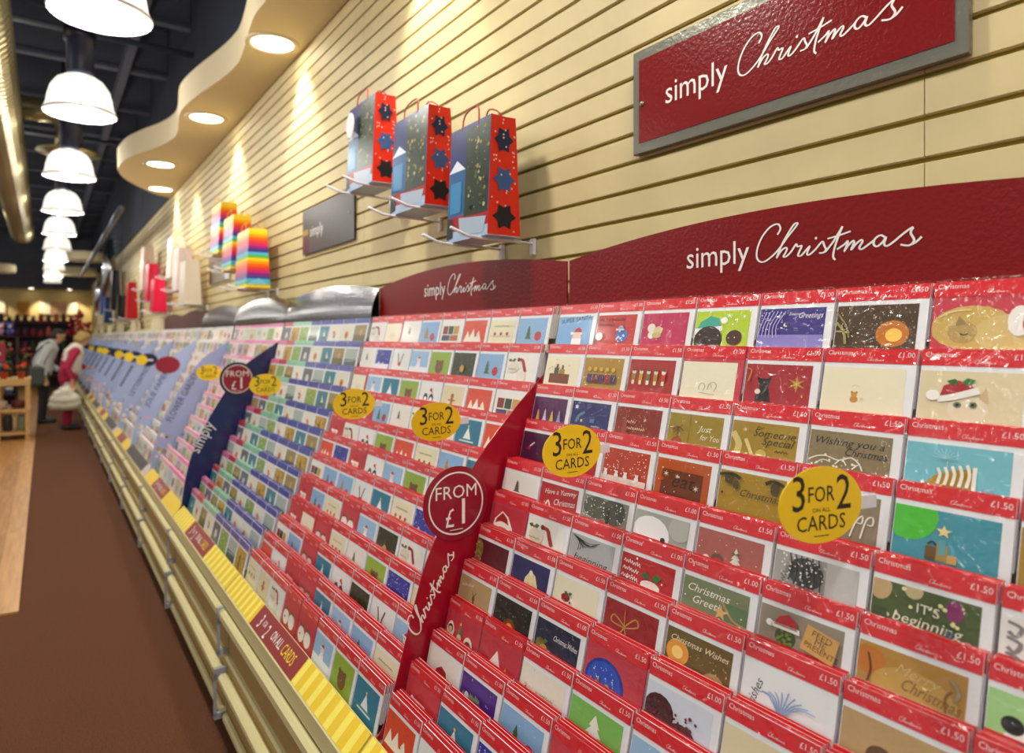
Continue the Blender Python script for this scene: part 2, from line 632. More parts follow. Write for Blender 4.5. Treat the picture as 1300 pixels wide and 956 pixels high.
def downlight(x, y, z, label, power=SPOT_W, r_=.15, wall=True):
    t = thing('downlight', label, 'downlight', (x, y, z), group='recessed downlights in the soffit')
    MB().lathe([(r_, -.001), (r_ * 1.0, -.009), (r_ * .9, -.012), (r_ * .76, -.006), (r_ * .74, -.0005)], 32).build('trim_ring', M['ring'], t, True)
    MB().lathe([(r_ * .74, -.002), (r_ * .4, -.004), (.002, -.005)], 32).build('lens', M['lens'], t, True)
    l = bpy.data.lights.new('downlight_beam', 'SPOT')
    l.energy = power
    l.spot_size = R(74)
    l.spot_blend = 0.4
    l.shadow_soft_size = 0.05
    l.color = (1, .88, .66)
    lo_ = bpy.data.objects.new('downlight_beam', l)
    COL.objects.link(lo_)
    lo_.parent = t
    lo_.location = (0.03, 0, -.03)
    lo_.rotation_euler = (0, R(-17), 0)
    return t


ords = ['downlight above the framed red wall sign', 'downlight above the train bags', 'downlight over the rainbow bags', 'downlight', 'downlight']
for (x, y, lb) in [(1.02, -1.0, 'recessed round downlight in the wavy soffit behind the red wall sign'), (1.03, .7, 'recessed round downlight in the soffit straight above the framed red sign'),
                   (1.03, 2.3, 'recessed round downlight in the soffit above the nearest blue bag'), (1.05, 3.905, 'large bright recessed downlight where the soffit bulges above the grey metal sign'),
                   (.998, 5.51, 'recessed downlight in the soffit above the rainbow bags'), (.9066, 7.23, 'recessed downlight in the widest bulge of the wavy soffit'),
                   (1.058, 8.44, 'recessed downlight by the end of the wavy soffit near the wall')]:
    downlight(x, y, SOFFZ, lb)

for (x, lb) in ((-1.45, 'over the soft toy rack side of the far wall'), (-.35, 'over the middle of the far wall pictures'), (.65, 'over the far wall by the slatted wall')):
    downlight(x, FARY - .3, 3.0, 'small recessed downlight ' + lb, 60, .09).children[-1].rotation_euler = (R(14), 0, 0)

# second soffit and round canopies far down the shop
def canopy(x, y, r_, z, label):
    t = MB().lathe([(.01, 0), (r_ * .96, 0), (r_, .03), (r_, .17), (r_ * .96, .2), (.01, .2)], 36).build('ceiling_canopy', M['soffit'], None, True, (x, y, z))
    return tag(t, label, 'canopy', None)


canopy(.70, 21.5, .5, SOFFZ, 'round cream ceiling canopy close to the slatted wall far along the aisle')
canopy(.80, 18.6, .40, SOFFZ + .12, 'smaller round cream ceiling canopy over the far end of the slatted wall')
canopy(-1.15, 21.5, .55, SOFFZ, 'round cream ceiling canopy left of the duct by the far shelves')
canopy(-1.25, 14.0, .42, SOFFZ + .35, 'round cream ceiling canopy under the duct')

# ------------------------------------------------------------------ pendant lamps
gl = MB().lathe([(.215, 0), (.222, .008), (.218, .02), (.205, .05), (.196, .11), (.18, .17), (.145, .225), (.10, .255), (.07, .262)], 32)
globe_me = gl.mesh('glass_shade', M['globe'], True)
rim_me = MB().lathe([(.222, -.004), (.228, .004), (.222, .012), (.212, .004), (.222, -.004)], 32).mesh('rim', M['white_plastic'], True)
hs = MB()
hs.lathe([(.02, .26), (.07, .26), (.085, .30), (.085, .50), (.10, .505), (.10, .60), (.02, .61)], 20, cap=True)
hous_me = hs.mesh('housing', M['housing'], True)
bulb_me = MB().lathe([(.005, .06), (.03, .075), (.045, .11), (.045, .19), (.03, .25), (.01, .27)], 16, cap=True).mesh('bulb', M['lens'], True)


def pendant(x, y, z, label, lit=True, group='glass pendant lamps'):
    t = thing('pendant_lamp', label, 'lamp', (x, y, z), group=group)
    link('glass_shade', globe_me, t)
    link('rim', rim_me, t)
    link('bulb', bulb_me, t)
    link('housing', hous_me, t)
    MB().tube([(0, 0, .6), (0, 0, 5.2 - z)], .012, 8).build('stem', M['housing'], t)
    if lit:
        l = bpy.data.lights.new('lamp_light', 'POINT')
        l.energy = PENDANT_W
        l.color = (1, .955, .87)
        l.shadow_soft_size = .09
        lo_ = bpy.data.objects.new('lamp_light', l)
        COL.objects.link(lo_)
        lo_.parent = t
        lo_.location = (0, 0, .10)
    return t


PZ = EYE + 1.564
pl = [(.21, -2.6, 1), (.21, -.3, 1), (.21, 1.9, 1), (.225, 3.87, 1), (.205, 5.66, 1), (.20, 7.95, 1), (.185, 10.2, 1), (.185, 12.45, 1), (.185, 14.7, 0), (.185, 16.9, 1), (.18, 19.2, 0), (.18, 21.4, 1), (.18, 23.6, 0)]
names = ['behind the camera position, first of the row', 'over the nearest aisle', 'over the aisle beside the large red header', 'next to the wide bulge of soffit, its top cut off', 'with dark housing, beside the wavy soffit', 'just below the round air diffuser', 'fourth along from the grey pipe', 'fifth along, over the nearer rack of pale blue dividers', 'sixth in the row over the aisle', 'seventh in the row over the aisle', 'eighth in the row over the aisle', 'ninth in the row over the aisle', 'last of the row by the far wall']
for (x, y, lt), nm in zip(pl, names):
    pendant(x, y, PZ, 'glowing ribbed glass pendant lamp ' + nm, lt)
for i in range(10):
    pendant(-2.1, .8 + 2.25 * i, PZ, 'glowing glass pendant lamp of the row over the next aisle', i % 2 == 0, 'lamps over the next aisle')
    pendant(-4.6, .8 + 2.25 * i, PZ, 'glowing glass pendant lamp of the row two aisles away', False, 'lamps two aisles away')

# ------------------------------------------------------------------ card artwork (flat print built as coloured shapes)
class Art:
    """x 0..1 left to right, y 0..0.8 downward; visible to about y = 0.45"""
    def __init__(s, bgc, body='white'):
        s.sh = [([(0, 0), (1, 0), (1, .8), (0, .8)], None, bgc)]
        s.body = body

    def P(s, pts, c):
        s.sh.append(([(min(1, max(0, x)), min(.8, max(0, y))) for x, y in pts], None, c))
        return s

    def R(s, x0, y0, x1, y1, c):
        return s.P([(x0, y0), (x1, y0), (x1, y1), (x0, y1)], c)

    def C(s, x, y, r_, c, ry=None, n=16):
        ry = ry or r_
        return s.P([(x + r_ * math.cos(2 * math.pi * i / n), y + ry * math.sin(2 * math.pi * i / n)) for i in range(n)], c)

    def S(s, x, y, r_, c, n=5, q=.42):
        return s.P([(x + (r_ if i % 2 == 0 else r_ * q) * math.sin(math.pi * i / n), y - (r_ if i % 2 == 0 else r_ * q) * math.cos(math.pi * i / n)) for i in range(2 * n)], c)

    def T(s, x, y, wd, h, c, tiers=3):
        for i in range(tiers):
            yy = y - h * i / tiers * .85
            ww = wd * (1 - i / tiers * .75)
            s.P([(x - ww / 2, yy), (x + ww / 2, yy), (x, yy - h / tiers * 1.35)], c)
        return s

    def L(s, pts, wd, c, smooth=True):
        v, f = ribbon2d(catmull(pts, 3) if smooth and len(pts) > 2 else pts, wd)
        s.sh.append((v, f, c))
        return s

    def X(s, t, x, y, size, c, shear=0.0, rot=0):
        v, f = text2d(t, size, shear)
        kx = min(1.0, (.97 - x) / max(p[0] for p in v)) if abs(rot) < 30 else 1.0
        v = [(a * kx, b_) for a, b_ in v]
        ca, sa = math.cos(R(rot)), math.sin(R(rot))
        s.sh.append(([(x + a * ca - b_ * sa, y - (a * sa + b_ * ca)) for a, b_ in v], f, c))
        return s

    def Q(s, x, y, w_, c, h_=.03, rot=0):
        """a handwriting-like wavy stroke where the photo's words cannot be made out"""
        n_ = max(4, int(w_ / .022))
        ca, sa = math.cos(R(rot)), math.sin(R(rot))
        pts = [(w_ * i / n_, (h_ if i % 2 else -h_ * .2) * (.7 + .5 * ((i * 7) % 3) / 2)) for i in range(n_ + 1)]
        return s.L([(x + a * ca - b_ * sa, y - (a * sa + b_ * ca)) for a, b_ in pts], .009, c)

    def D(s, n_, c, seed=1, r_=.008, x0=.03, y0=.02, x1=.97, y1=.6):
        q = random.Random(seed)
        for _ in range(n_):
            s.C(q.uniform(x0, x1), q.uniform(y0, y1), r_ * q.uniform(.6, 1.4), c, n=6)
        return s

    def hat(s, x, y, k, c='#c01828', flip=1):
        s.P([(x - .16 * k * flip, y), (x - .10 * k * flip, y - .13 * k), (x + .02 * k * flip, y - .19 * k), (x + .13 * k * flip, y - .13 * k), (x + .17 * k * flip, y)], c)
        s.P([(x - .19 * k, y - .03 * k), (x + .19 * k, y - .03 * k), (x + .2 * k, y + .04 * k), (x - .2 * k, y + .04 * k)], '#f6f4f0')
        return s.C(x - .22 * k * flip, y - .0 * k, .05 * k, '#ffffff', n=10)

    def snowman(s, x, y, k):
        s.C(x, y, .10 * k, '#f4f6fb').C(x, y - .14 * k, .075 * k, '#fbfbff').hat(x, y - .19 * k, .4 * k)
        return s.P([(x, y - .14 * k), (x + .07 * k, y - .125 * k), (x, y - .12 * k)], '#ef7a22').C(x - .025 * k, y - .16 * k, .01 * k, '#222').C(x + .03 * k, y - .16 * k, .01 * k, '#222')

    def holly(s, x, y, k):
        s.P([(x, y), (x - .05 * k, y - .05 * k), (x - .12 * k, y - .02 * k), (x - .07 * k, y + .02 * k)], '#2c6a2c')
        s.P([(x, y), (x + .05 * k, y - .06 * k), (x + .12 * k, y - .04 * k), (x + .07 * k, y + .02 * k)], '#347a34')
        return s.C(x, y, .02 * k, '#d01828', n=8)

    def mesh(s, name, wd, ht):
        m_ = MB()
        k = wd
        for i, (pts, f, c) in enumerate(s.sh):
            z = 0.0002 * (i + 1) if i < 60 else .012
            c = c if len(c) == 7 else '#' + ''.join(ch * 2 for ch in c[1:])
            vs = [((x - .5) * k, -min(y * .84 * k, ht), min(z, .0034)) for x, y in pts]
            if f is None:
                m_.poly(vs[::-1], c)
            else:
                m_.tris(vs, [q if i_ else q for i_, q in enumerate(f)], c)
        return m_.mesh(name, M['print'])


D = {}


def A(key, label, bgc, body='white'):
    a = Art(bgc, body)
    D[key] = (label, a)
    return a


A('supersanta', 'blue card reading SUPER SANTA with a santa hat', '#7fb3e6').X('SUPER SANTA', .08, .17, .15, '#2a2f52', 0, 6).hat(.62, .40, .75).C(.62, .5, .13, '#f4d8c4').R(.48, .52, .76, .7, '#fff')
A('monster', 'red card reading have a monster christmas with a spotted blue bauble', '#c32a28').X('have a monster', .05, .13, .11, '#1a0d0d').X('christmas', .05, .25, .11, '#1a0d0d').C(.68, .45, .15, '#3d7fd0').D(12, '#f2f4fb', 3, .02, .57, .36, .79, .58).hat(.66, .33, .45, '#6ab0e8').C(.12, .48, .09, '#efe9e2').D(12, '#f5c84a', 5)
A('mouse', 'magenta card with a small winged mouse', '#c01e58').C(.22, .30, .09, '#ece6dc').C(.24, .44, .08, '#ece6dc').C(.38, .36, .10, '#d9c89a', .09).C(.46, .33, .03, '#e8d9b0').C(.36, .45, .10, '#c9b47a', .06).D(9, '#f4b6cf', 2, .012)
A('penguin', 'lime green card with a penguin wearing a turquoise hat', '#b6d42a').P([(.03, .36), (.10, .20), (.28, .09), (.44, .14), (.50, .30)], '#3fae9c').C(.54, .18, .06, '#fff').P([(.0, .33), (.52, .28), (.54, .37), (.0, .45)], '#f4f4f4').C(.28, .55, .27, '#33201c').C(.76, .50, .14, '#4a2a22').S(.63, .10, .06, '#fff', 6, .2).S(.9, .12, .05, '#fff', 6, .2).D(8, '#fff', 6, .012)
g = A('nightgreet', 'violet night scene card reading Season\'s Greetings with bare trees and moon', '#3a2a86').X('Season\'s', .46, .12, .07, '#e9e6f6', .3).X('Greetings', .60, .17, .13, '#f2f0ff', .35).C(.43, .28, .035, '#f3eed2').C(.45, .27, .03, '#3a2a86').R(0, .45, 1, .8, '#8f86d0').D(26, '#d8d4f4', 8, .01, .0, .02, .4, .4)
for i in range(6):
    g.L([(.02 + .06 * i, .5), (.05 + .05 * i, .3), (.12 + .06 * i, .06)], .012, '#bcb4ea')
A('sunset', 'dark brown photo card of fir twigs and a glowing sunset', '#4a3418').C(.72, .44, .20, '#c8741c').C(.74, .46, .10, '#ffd25a').D(40, '#d8b878', 4, .008).L([(0, .1), (.14, .3), (.2, .5)], .02, '#8a7a3a').L([(0, .25), (.12, .4), (.16, .6)], .03, '#a4964a').L([(.02, .4), (.2, .42)], .02, '#cfc290')
A('kittensleep', 'pink backed card of a ginger kitten asleep with a santa hat', '#c9384a', 'pink').C(.4, .36, .42, '#cfae5c', .30).C(.75, .44, .32, '#d9bd78', .25).C(.32, .42, .15, '#b89a5a').P([(.24, .34), (.28, .2), (.36, .31)], '#9c8450').L([(.3, .44), (.34, .46), (.38, .44)], .015, '#3a2a18').C(.86, .28, .11, '#f5f1ee', .2).C(.98, .3, .09, '#b8121c', .2).L([(.06, .22), (.2, .14), (.4, .12)], .02, '#ead58e')
A('plainred', 'crimson card with white snowflakes', '#b41e2c').S(.3, .25, .14, '#f3e6e4', 6, .2).S(.7, .3, .10, '#f3e6e4', 6, .2).D(14, '#fff', 9)

A('presents', 'cream card with a stack of little presents', '#efe8cc').R(.15, .40, .75, .62, '#7c3a1c').R(.28, .26, .42, .40, '#4a5a3a').R(.44, .30, .60, .40, '#b08a3a').R(.33, .18, .40, .26, '#a02a24').R(.5, .2, .56, .3, '#5c4a2a').D(10, '#b8883a', 3, .013, .1, .08, .85, .35)
g = A('happy', 'gold card with a bunting reading HAPPY', '#b0892a').D(18, '#f4e6b4', 12, .014)
for i, (ch, cc) in enumerate(zip('HAPPY', ['#4a2a6a', '#7a1e2a', '#4a2a6a', '#a0203a', '#3a2a5a'])):
    g.R(.13 + .155 * i, .36, .26 + .155 * i, .54, cc).X(ch, .155 + .155 * i, .5, .17, '#fff').C(.17 + .155 * i, .25, .045, '#d8b44a')
g = A('figures', 'red card with a row of five dressed figures', '#a81e1e')
for i in range(5):
    g.C(.12 + .17 * i, .25, .045, '#e8d8c0').R(.08 + .17 * i, .29, .16 + .17 * i, .42, ['#8a8a3a', '#c8a83a', '#5a7a3a', '#b08a2a', '#c83a2a'][i]).R(.09 + .17 * i, .42, .15 + .17 * i, .5, '#e8e0b0').C(.12 + .17 * i, .21, .04, '#3a5a2a', .02)
A('creamfaint', 'plain cream card with two faint sketched heads', '#efead2', 'pink').L([(.36, .5), (.36, .42), (.42, .38), (.47, .44), (.44, .52)], .012, '#b0a888').L([(.52, .5), (.54, .4), (.62, .36), (.68, .42), (.64, .52)], .012, '#b0a888').L([(.56, .38), (.6, .46)], .01, '#c0b898').L([(.38, .56), (.66, .58)], .012, '#c0b898')
A('dress', 'red card with a little black dress and gold snowflake', '#a8202e').P([(.18, .20), (.24, .24), (.36, .24), (.42, .20), (.38, .36), (.44, .62), (.18, .62), (.24, .36)], '#1c1210').C(.22, .46, .045, '#e8dcc8').S(.80, .30, .15, '#b8862a', 6, .3).S(.80, .30, .07, '#e0b85a', 6, .3).D(10, '#c89a3a', 4, .012).L([(.02, .08), (.1, .12), (.06, .3)], .02, '#b8862a')
A('teddy', 'plain cream card with one tiny brown bear', '#f0e9cc').C(.42, .47, .05, '#c8903a').C(.42, .40, .038, '#d09a46').C(.39, .365, .015, '#b07a2a').C(.45, .365, .015, '#b07a2a').C(.52, .46, .022, '#e8d0a0').L([(.38, .3), (.42, .26), (.48, .28)], .006, '#c8bc98')
A('kittenhat', 'beige card of a kitten peeping from under a santa hat', '#e2d4ae').P([(.58, .40), (.66, .18), (.70, .40)], '#d8b890').C(.5, .50, .20, '#ead9bc', .18).C(.40, .44, .04, '#6a7a5a').C(.40, .44, .018, '#111').C(.55, .43, .04, '#6a7a5a').C(.55, .43, .018, '#111').P([(.22, .34), (.25, .20), (.40, .12), (.54, .20), (.56, .30)], '#b01a28').L([(.20, .38), (.36, .34), (.60, .24)], .09, '#f6f2ee').C(.15, .33, .07, '#fbf8f4').holly(.42, .16, 1.2)
A('greenedge', 'green card with pale stripes', '#6a9a3a').R(.2, 0, .3, .8, '#d8e0b0').R(.6, 0, .7, .8, '#d8e0b0')

g = A('purpletrees', 'purple card with slender gold and silver trees', '#561a56')
for i, cc in enumerate(['#d8a84a', '#d8d0e0', '#e0c050', '#8a9ac0']):
    g.T(.18 + .22 * i, .52, .14, .24 + .03 * (i % 2), cc, 4)
A('bluestar', 'deep blue card with a shooting star and small manger', '#242a6c').S(.12, .12, .06, '#e8e8f4').L([(.15, .45), (.22, .3), (.36, .22)], .06, '#5a7a9a').C(.3, .4, .03, '#d8c88a').R(.52, .34, .64, .42, '#6a74b0').Q(.58, .5, .22, '#d0d4e8').D(12, '#cfd4f0', 7, .006)
A('redburst', 'rust red card with a sparkling tree of tiny dots', '#8a2418').D(70, '#d89a6a', 3, .008, .1, .04, .75, .7).Q(.28, .3, .2, '#e6c2a0', .05).Q(.3, .42, .4, '#e6c2a0', .04).T(.25, .55, .2, .4, '#a0402a', 4).S(.68, .22, .05, '#f0d8b0', 6, .2)
A('justforyou', 'olive gold card reading Just for You', '#9c8420').R(.4, 0, .42, .8, '#82701c').X('Just', .58, .28, .15, '#f4eed4', .35).X('for You', .62, .42, .14, '#f4eed4', .35).L([(.1, .3), (.2, .24), (.3, .3)], .015, '#7c1c20').L([(.2, .24), (.2, .5)], .015, '#7c1c20').C(.2, .52, .1, '#a83a20').S(.52, .12, .03, '#f4eed4').L([(.12, .2), (.28, .36)], .01, '#5a4a18').L([(.28, .2), (.12, .36)], .01, '#5a4a18')
A('someone', 'mustard gold card reading For Someone Special', '#a4851e').X('For', .38, .11, .08, '#3a2c0c', .3).X('Someone', .33, .22, .17, '#3a2c0c', .35).X('Special', .48, .34, .17, '#3a2c0c', .35).Q(.70, .43, .18, '#3a2c0c').L([(.02, .2), (.14, .38), (.1, .6)], .09, '#d8c47a').L([(.24, .28), (.40, .6)], .05, '#e0cf86').C(.5, .5, .08, '#cdb458').S(.22, .14, .06, '#e6d690', 8, .2)
A('wishing', 'silvery brown card reading Wishing you a Christmas over white scrolls', '#8a7a58').X('Wishing you a', .05, .19, .15, '#1c1812', .35).X('Christmas', .45, .32, .15, '#1c1812', .35).L([(.02, .44), (.12, .38), (.24, .36), (.4, .4), (.55, .34), (.66, .42)], .018, '#f0ece0').L([(.1, .5), (.2, .42), (.3, .44)], .014, '#f0ece0').L([(.36, .46), (.44, .38), (.5, .46)], .014, '#f0ece0').D(16, '#f4f0e6', 3, .014, .03, .34, .72, .55).L([(.58, .5), (.66, .42), (.7, .5)], .014, '#f0ece0')
g = A('fish', 'sky blue card with a gold domed pudding and white leaf sprays', '#74bfd0').P([(.12, .8), (.18, .56), (.3, .40), (.48, .30), (.68, .26), (.68, .8)], '#b08a1c').C(.24, .58, .07, '#c8a02a').R(.66, .24, .70, .8, '#f4f2e8').L([(.42, .2), (.42, .28)], .008, '#b8dce4')
for i in range(5):
    g.L([(.33 + .07 * i, .30 - .02 * i), (.36 + .07 * i, .38 - .01 * i), (.34 + .07 * i, .5)], .028, '#f4f0e0')
g.C(.52, .58, .10, '#5fb4c4', .06).S(.2, .5, .03, '#f4f0e0').Q(.76, .5, .1, '#8aa8b0')
for i in range(9):
    g.L([(.40, .18), (.40 + .13 * math.cos(i * .35 + .15), .18 - .13 * math.sin(i * .35 + .15))], .006, '#a8dce8', False)
A('darkstars', 'almost black card with gold stars', '#1c1812').S(.3, .3, .06, '#d8a84a').S(.6, .2, .04, '#d8a84a').D(12, '#b08a3a', 2)

A('darkpurple', 'dark plum card with a small white bird', '#40103a').L([(.24, .34), (.30, .28), (.38, .22)], .03, '#efe6ee').C(.24, .36, .05, '#8a2a4a').D(8, '#a86a9a', 3, .01)
A('redplain', 'red card with a gold ribbon', '#a81c22').R(.45, 0, .52, .8, '#caa24a').L([(.3, .2), (.48, .3), (.66, .2)], .03, '#e0bc6a')
g = A('orangesnow', 'orange red snow scene card with little snowmen', '#b8381a').D(60, '#f6ece0', 5, .010, .02, .02, .98, .45).R(0, .52, 1, .8, '#e8d8d0')
for x in (.1, .35, .55, .8):
    g.snowman(x, .5, .45)
A('eat', 'burnt orange card with a chocolate panel reading eat', '#b8501c').R(.12, .18, .88, .8, '#6a2c12').X('eat', .30, .46, .34, '#2a1208', .3).S(.2, .26, .06, '#f0e0d0', 6, .25).S(.78, .42, .06, '#f0e0d0', 6, .25).S(.42, .28, .05, '#f0e0d0', 6, .25).C(.15, .36, .03, '#c82a1c').D(10, '#f0e0d0', 8, .012)
A('goldcones', 'glittery gold card with dark pine cones reading Christmas', '#a8861a').D(60, '#d8bc5a', 6, .006).C(.16, .12, .07, '#4a3a18', .09).C(.28, .2, .05, '#54421c', .07).C(.86, .16, .06, '#4a3a18', .1).L([(.0, .08), (.2, .04), (.34, .1)], .05, '#2c2c10').L([(.72, .1), (.84, .04), (1, .1)], .05, '#2c2c10').X('Christmas', .34, .36, .16, '#4a3810', .35).C(.08, .36, .02, '#3a2c10')
g = A('silvercurl', 'pewter grey card with white curling scrolls', '#8c7e68')
for i in range(7):
    x = .1 + .12 * i
    g.L([(x, .56), (x + .05, .3 + .03 * (i % 3)), (x + .12, .26), (x + .12, .36), (x + .06, .36)], .016, '#ece8dc')
A('balloon', 'teal card with a green balloon and presents under a star', '#3e96ac').C(.14, .1, .3, '#4cc43a', .32).R(.44, .40, .55, .6, '#a88a4a').R(.46, .34, .53, .52, '#5aa0ac').S(.5, .24, .08, '#f0dc9a').R(.34, .44, .44, .6, '#6a4a24').R(.55, .5, .64, .6, '#c8a45a').L([(.36, .42), (.40, .38), (.44, .42)], .02, '#3a2a14')
A('darkgold', 'black card framed in gold glitter', '#14100c').R(.0, .0, .12, .8, '#a8862c').R(0, 0, 1, .06, '#a8862c').S(.7, .5, .07, '#e8c46a')

A('whitetree', 'white card with one small grey fir tree', '#ecebe6').T(.46, .38, .2, .26, '#5c6458', 4).L([(.2, .42), (.8, .40)], .008, '#c8c8c4')
A('yummy', 'red card reading Have a Yummy Christmas in white script', '#b8202c').X('Have a Yummy', .12, .22, .14, '#f6e8e6', .35, 6).X('Christmas', .40, .40, .17, '#f6e8e6', .35, 6).L([(.2, .44), (.26, .34), (.32, .46)], .03, '#f4ece4').D(6, '#f0c8c4', 3, .012)
A('snowytree', 'grey snowy woodland card with a robin in a red hat', '#8c8c80').C(.3, .2, .3, '#5a5c50', .2).C(.7, .2, .25, '#4c4e44', .24).R(.55, .2, .62, .6, '#33302a').D(80, '#eef0ee', 4, .012).C(.5, .56, .09, '#e8e4dc').P([(.40, .50), (.46, .38), (.56, .42), (.60, .5)], '#c02020')
A('snowmanface', 'grey card with a close up snowman face and carrot nose', '#a8aca6').C(.32, .36, .36, '#f3f4f8', .30).C(.30, .48, .05, '#26242a').C(.57, .40, .045, '#26242a').P([(.58, .58), (.82, .42), (.68, .62)], '#e0783c').C(.85, .15, .2, '#b8bcb4')
A('robinred', 'dusty red card with a robin and a small frosted tree', '#b06058').T(.62, .46, .2, .3, '#e4e6dc', 4).C(.35, .42, .10, '#6a5040').C(.36, .45, .07, '#c83a28').C(.18, .44, .06, '#ece4dc').D(20, '#f0e0dc', 5).holly(.63, .26, .5)
g = A('willow', 'silver card of dark snowy branches with grey script', '#a8a8a8').C(.4, .22, .22, '#4c4e4c', .2).R(.64, 0, 1, .8, '#c4c4c4').D(70, '#f2f2f2', 11, .012, .1, .02, .64, .5)
for i in range(6):
    g.L([(.2 + .07 * i, 0), (.24 + .07 * i, .2), (.2 + .08 * i, .4)], .014, '#2c2e2c')
g.Q(.14, .44, .3, '#4c4c4c', .05, 75)
A('itsbeginning', 'dark green bauble card reading IT\'S beginning', '#4a5c2c').C(.07, .08, .12, '#c8a878', .16).C(.4, .03, .09, '#d0c090', .1).C(.78, .14, .08, '#8a2a6a', .12).D(24, '#f2ecae', 3, .02).X('IT\'S', .44, .26, .15, '#f4f0e0').X('beginning', .22, .42, .17, '#f0ecd8', .2).C(.76, .4, .05, '#2c4a5c').C(.92, .46, .05, '#d08a8a').C(.1, .4, .08, '#3a4a20')
g = A('whitefloral', 'white card with grey scroll border and flowers', '#eeeae8')
for i in range(4):
    g.L([(.05, .06 + .16 * i), (.16, .1 + .16 * i), (.12, .2 + .16 * i), (.06, .16 + .16 * i)], .035, '#8c8286')
g.S(.3, .1, .07, '#a89ca0', 8, .4).S(.7, .08, .08, '#a89ca0', 8, .4).S(.5, .32, .03, '#8c8286', 6, .2).S(.28, .5, .03, '#8c8286', 6, .2).C(.8, .3, .08, '#9c8e94', .14)

A('doghat', 'red card with a puppy in a cut out santa hat', '#c22e3c', 'pink').P([(.12, .52), (.16, .30), (.36, .10), (.56, .18), (.74, .40), (.78, .62), (.2, .62)], '#f4efe8').P([(.18, .40), (.22, .28), (.38, .13), (.54, .22), (.62, .36)], '#a8141e').L([(.18, .46), (.4, .36), (.68, .42)], .11, '#f4ece4').C(.5, .55, .15, '#b8763a', .1)
A('birdhat', 'white card with a robin wearing a long red hat', '#efeee8').holly(.18, .16, 1.2).L([(.42, .12), (.56, .14), (.64, .28), (.72, .42)], .08, '#a8281c').C(.42, .12, .05, '#7a2418').C(.28, .32, .2, '#e4ddc8', .14).C(.62, .54, .14, '#e8e2d4').Q(.1, .38, .3, '#a8905a')
g = A('beginning', 'silver grey card with black winter twigs reading beginning', '#b0b2b4').X('beginning', .12, .46, .2, '#20201e', .3)
for i in range(9):
    g.L([(.06, .02), (.2 + .03 * i, .1 + .02 * (i % 4)), (.2 + .06 * i, .28 - .03 * i)], .012, '#2c2c2a')
A('pudding', 'bright red card with a holly topped christmas pudding and white lettering', '#bc1c24').Q(.05, .14, .32, '#fff', .05, -4).Q(.05, .26, .30, '#fff', .05, -4).Q(.04, .38, .32, '#fff', .05, -4).C(.60, .48, .2, '#c88a5a', .16).C(.60, .40, .18, '#f4e4e0', .08).holly(.6, .28, 1.6).D(10, '#fff', 3, .014)
A('greetstar', 'sage green card reading Christmas Greetings with a wooden star', '#7a8460').X('Christmas', .06, .20, .16, '#f8f6ec', .3).X('Greetings', .16, .36, .16, '#f8f6ec', .3).R(.62, .2, 1, .8, '#5c7c54').L([(.62, .2), (.8, .4), (1, .44)], .03, '#b8905a').S(.62, .36, .11, '#e0b070').D(14, '#eee8d8', 5, .01).R(.7, .5, .76, .66, '#7a5a3a')
A('feedme', 'grey brown card with a hatted sprout and wooden sign reading FEED ME PRESENTS', '#988c7c').C(.34, .34, .13, '#4c5c2c').D(20, '#7c8c3c', 3, .018, .24, .26, .44, .42).hat(.34, .21, .9).P([(.60, .06), (.97, .14), (.92, .46), (.54, .38)], '#d4a45c').X('FEED', .65, .18, .11, '#3a2818', 0, -12).X('ME', .69, .27, .11, '#3a2818', 0, -12).X('PRESENTS', .575, .33, .10, '#3a2818', 0, -12)
A('merrygold', 'amber card of golden light reading Merry Christmas', '#b88a3c').C(.12, .2, .16, '#c8782a').C(.55, .4, .4, '#c8a050', .25).L([(.1, .5), (.14, .3), (.1, .12)], .02, '#6a3c14').X('Merry', .36, .22, .16, '#d8b878', .35, -6).X('Christmas', .42, .38, .19, '#8a6a3a', .35, -6).L([(.85, .5), (.83, .3), (.88, .2)], .02, '#8a6024').L([(.86, .08), (.94, .2), (.9, .3)], .03, '#9a8a70')
A('greenbear', 'pale green card with a panda wearing a bobble hat', '#a8d890').C(.36, .5, .24, '#f4f4f0').C(.20, .30, .09, '#222').C(.52, .32, .09, '#222').C(.28, .48, .05, '#222').C(.44, .48, .05, '#222')

A('wreath', 'maroon card with a gold holly wreath at its corner', '#581420').C(.08, .25, .14, '#8a7a3a', .22).D(24, '#c8b05a', 4, .02, .0, .05, .2, .5).C(.1, .46, .08, '#a83a2a')
A('angel', 'indigo card with a cream angel wing', '#1e1e5c').P([(.36, .62), (.40, .34), (.52, .18), (.66, .24), (.76, .44), (.80, .7)], '#e8dcae').L([(.5, .4), (.54, .56)], .02, '#c8a05a').C(.54, .22, .05, '#f4ecd4')
A('cake', 'ivory card with an iced cake topped with berries', '#ece6cc').C(.36, .46, .18, '#f6f2ea', .14).C(.3, .34, .10, '#7a1c20', .07).D(10, '#b02a2a', 2, .025, .22, .26, .42, .4).holly(.36, .26, .8).L([(.24, .44), (.36, .48), (.5, .42)], .02, '#d8c8a8')
A('bow', 'deep red card with a gold ribbon bow and bauble', '#98161c').C(.38, .64, .18, '#a8b4c4').L([(.42, .34), (.2, .22), (.16, .34), (.42, .36)], .02, '#c8904a').L([(.42, .34), (.6, .16), (.66, .26), (.42, .36)], .02, '#c8904a').L([(.42, .36), (.5, .5), (.64, .58)], .02, '#c8904a').L([(.42, .36), (.34, .48), (.28, .5)], .02, '#c8904a').L([(.4, .1), (.42, .34)], .012, '#c8904a')
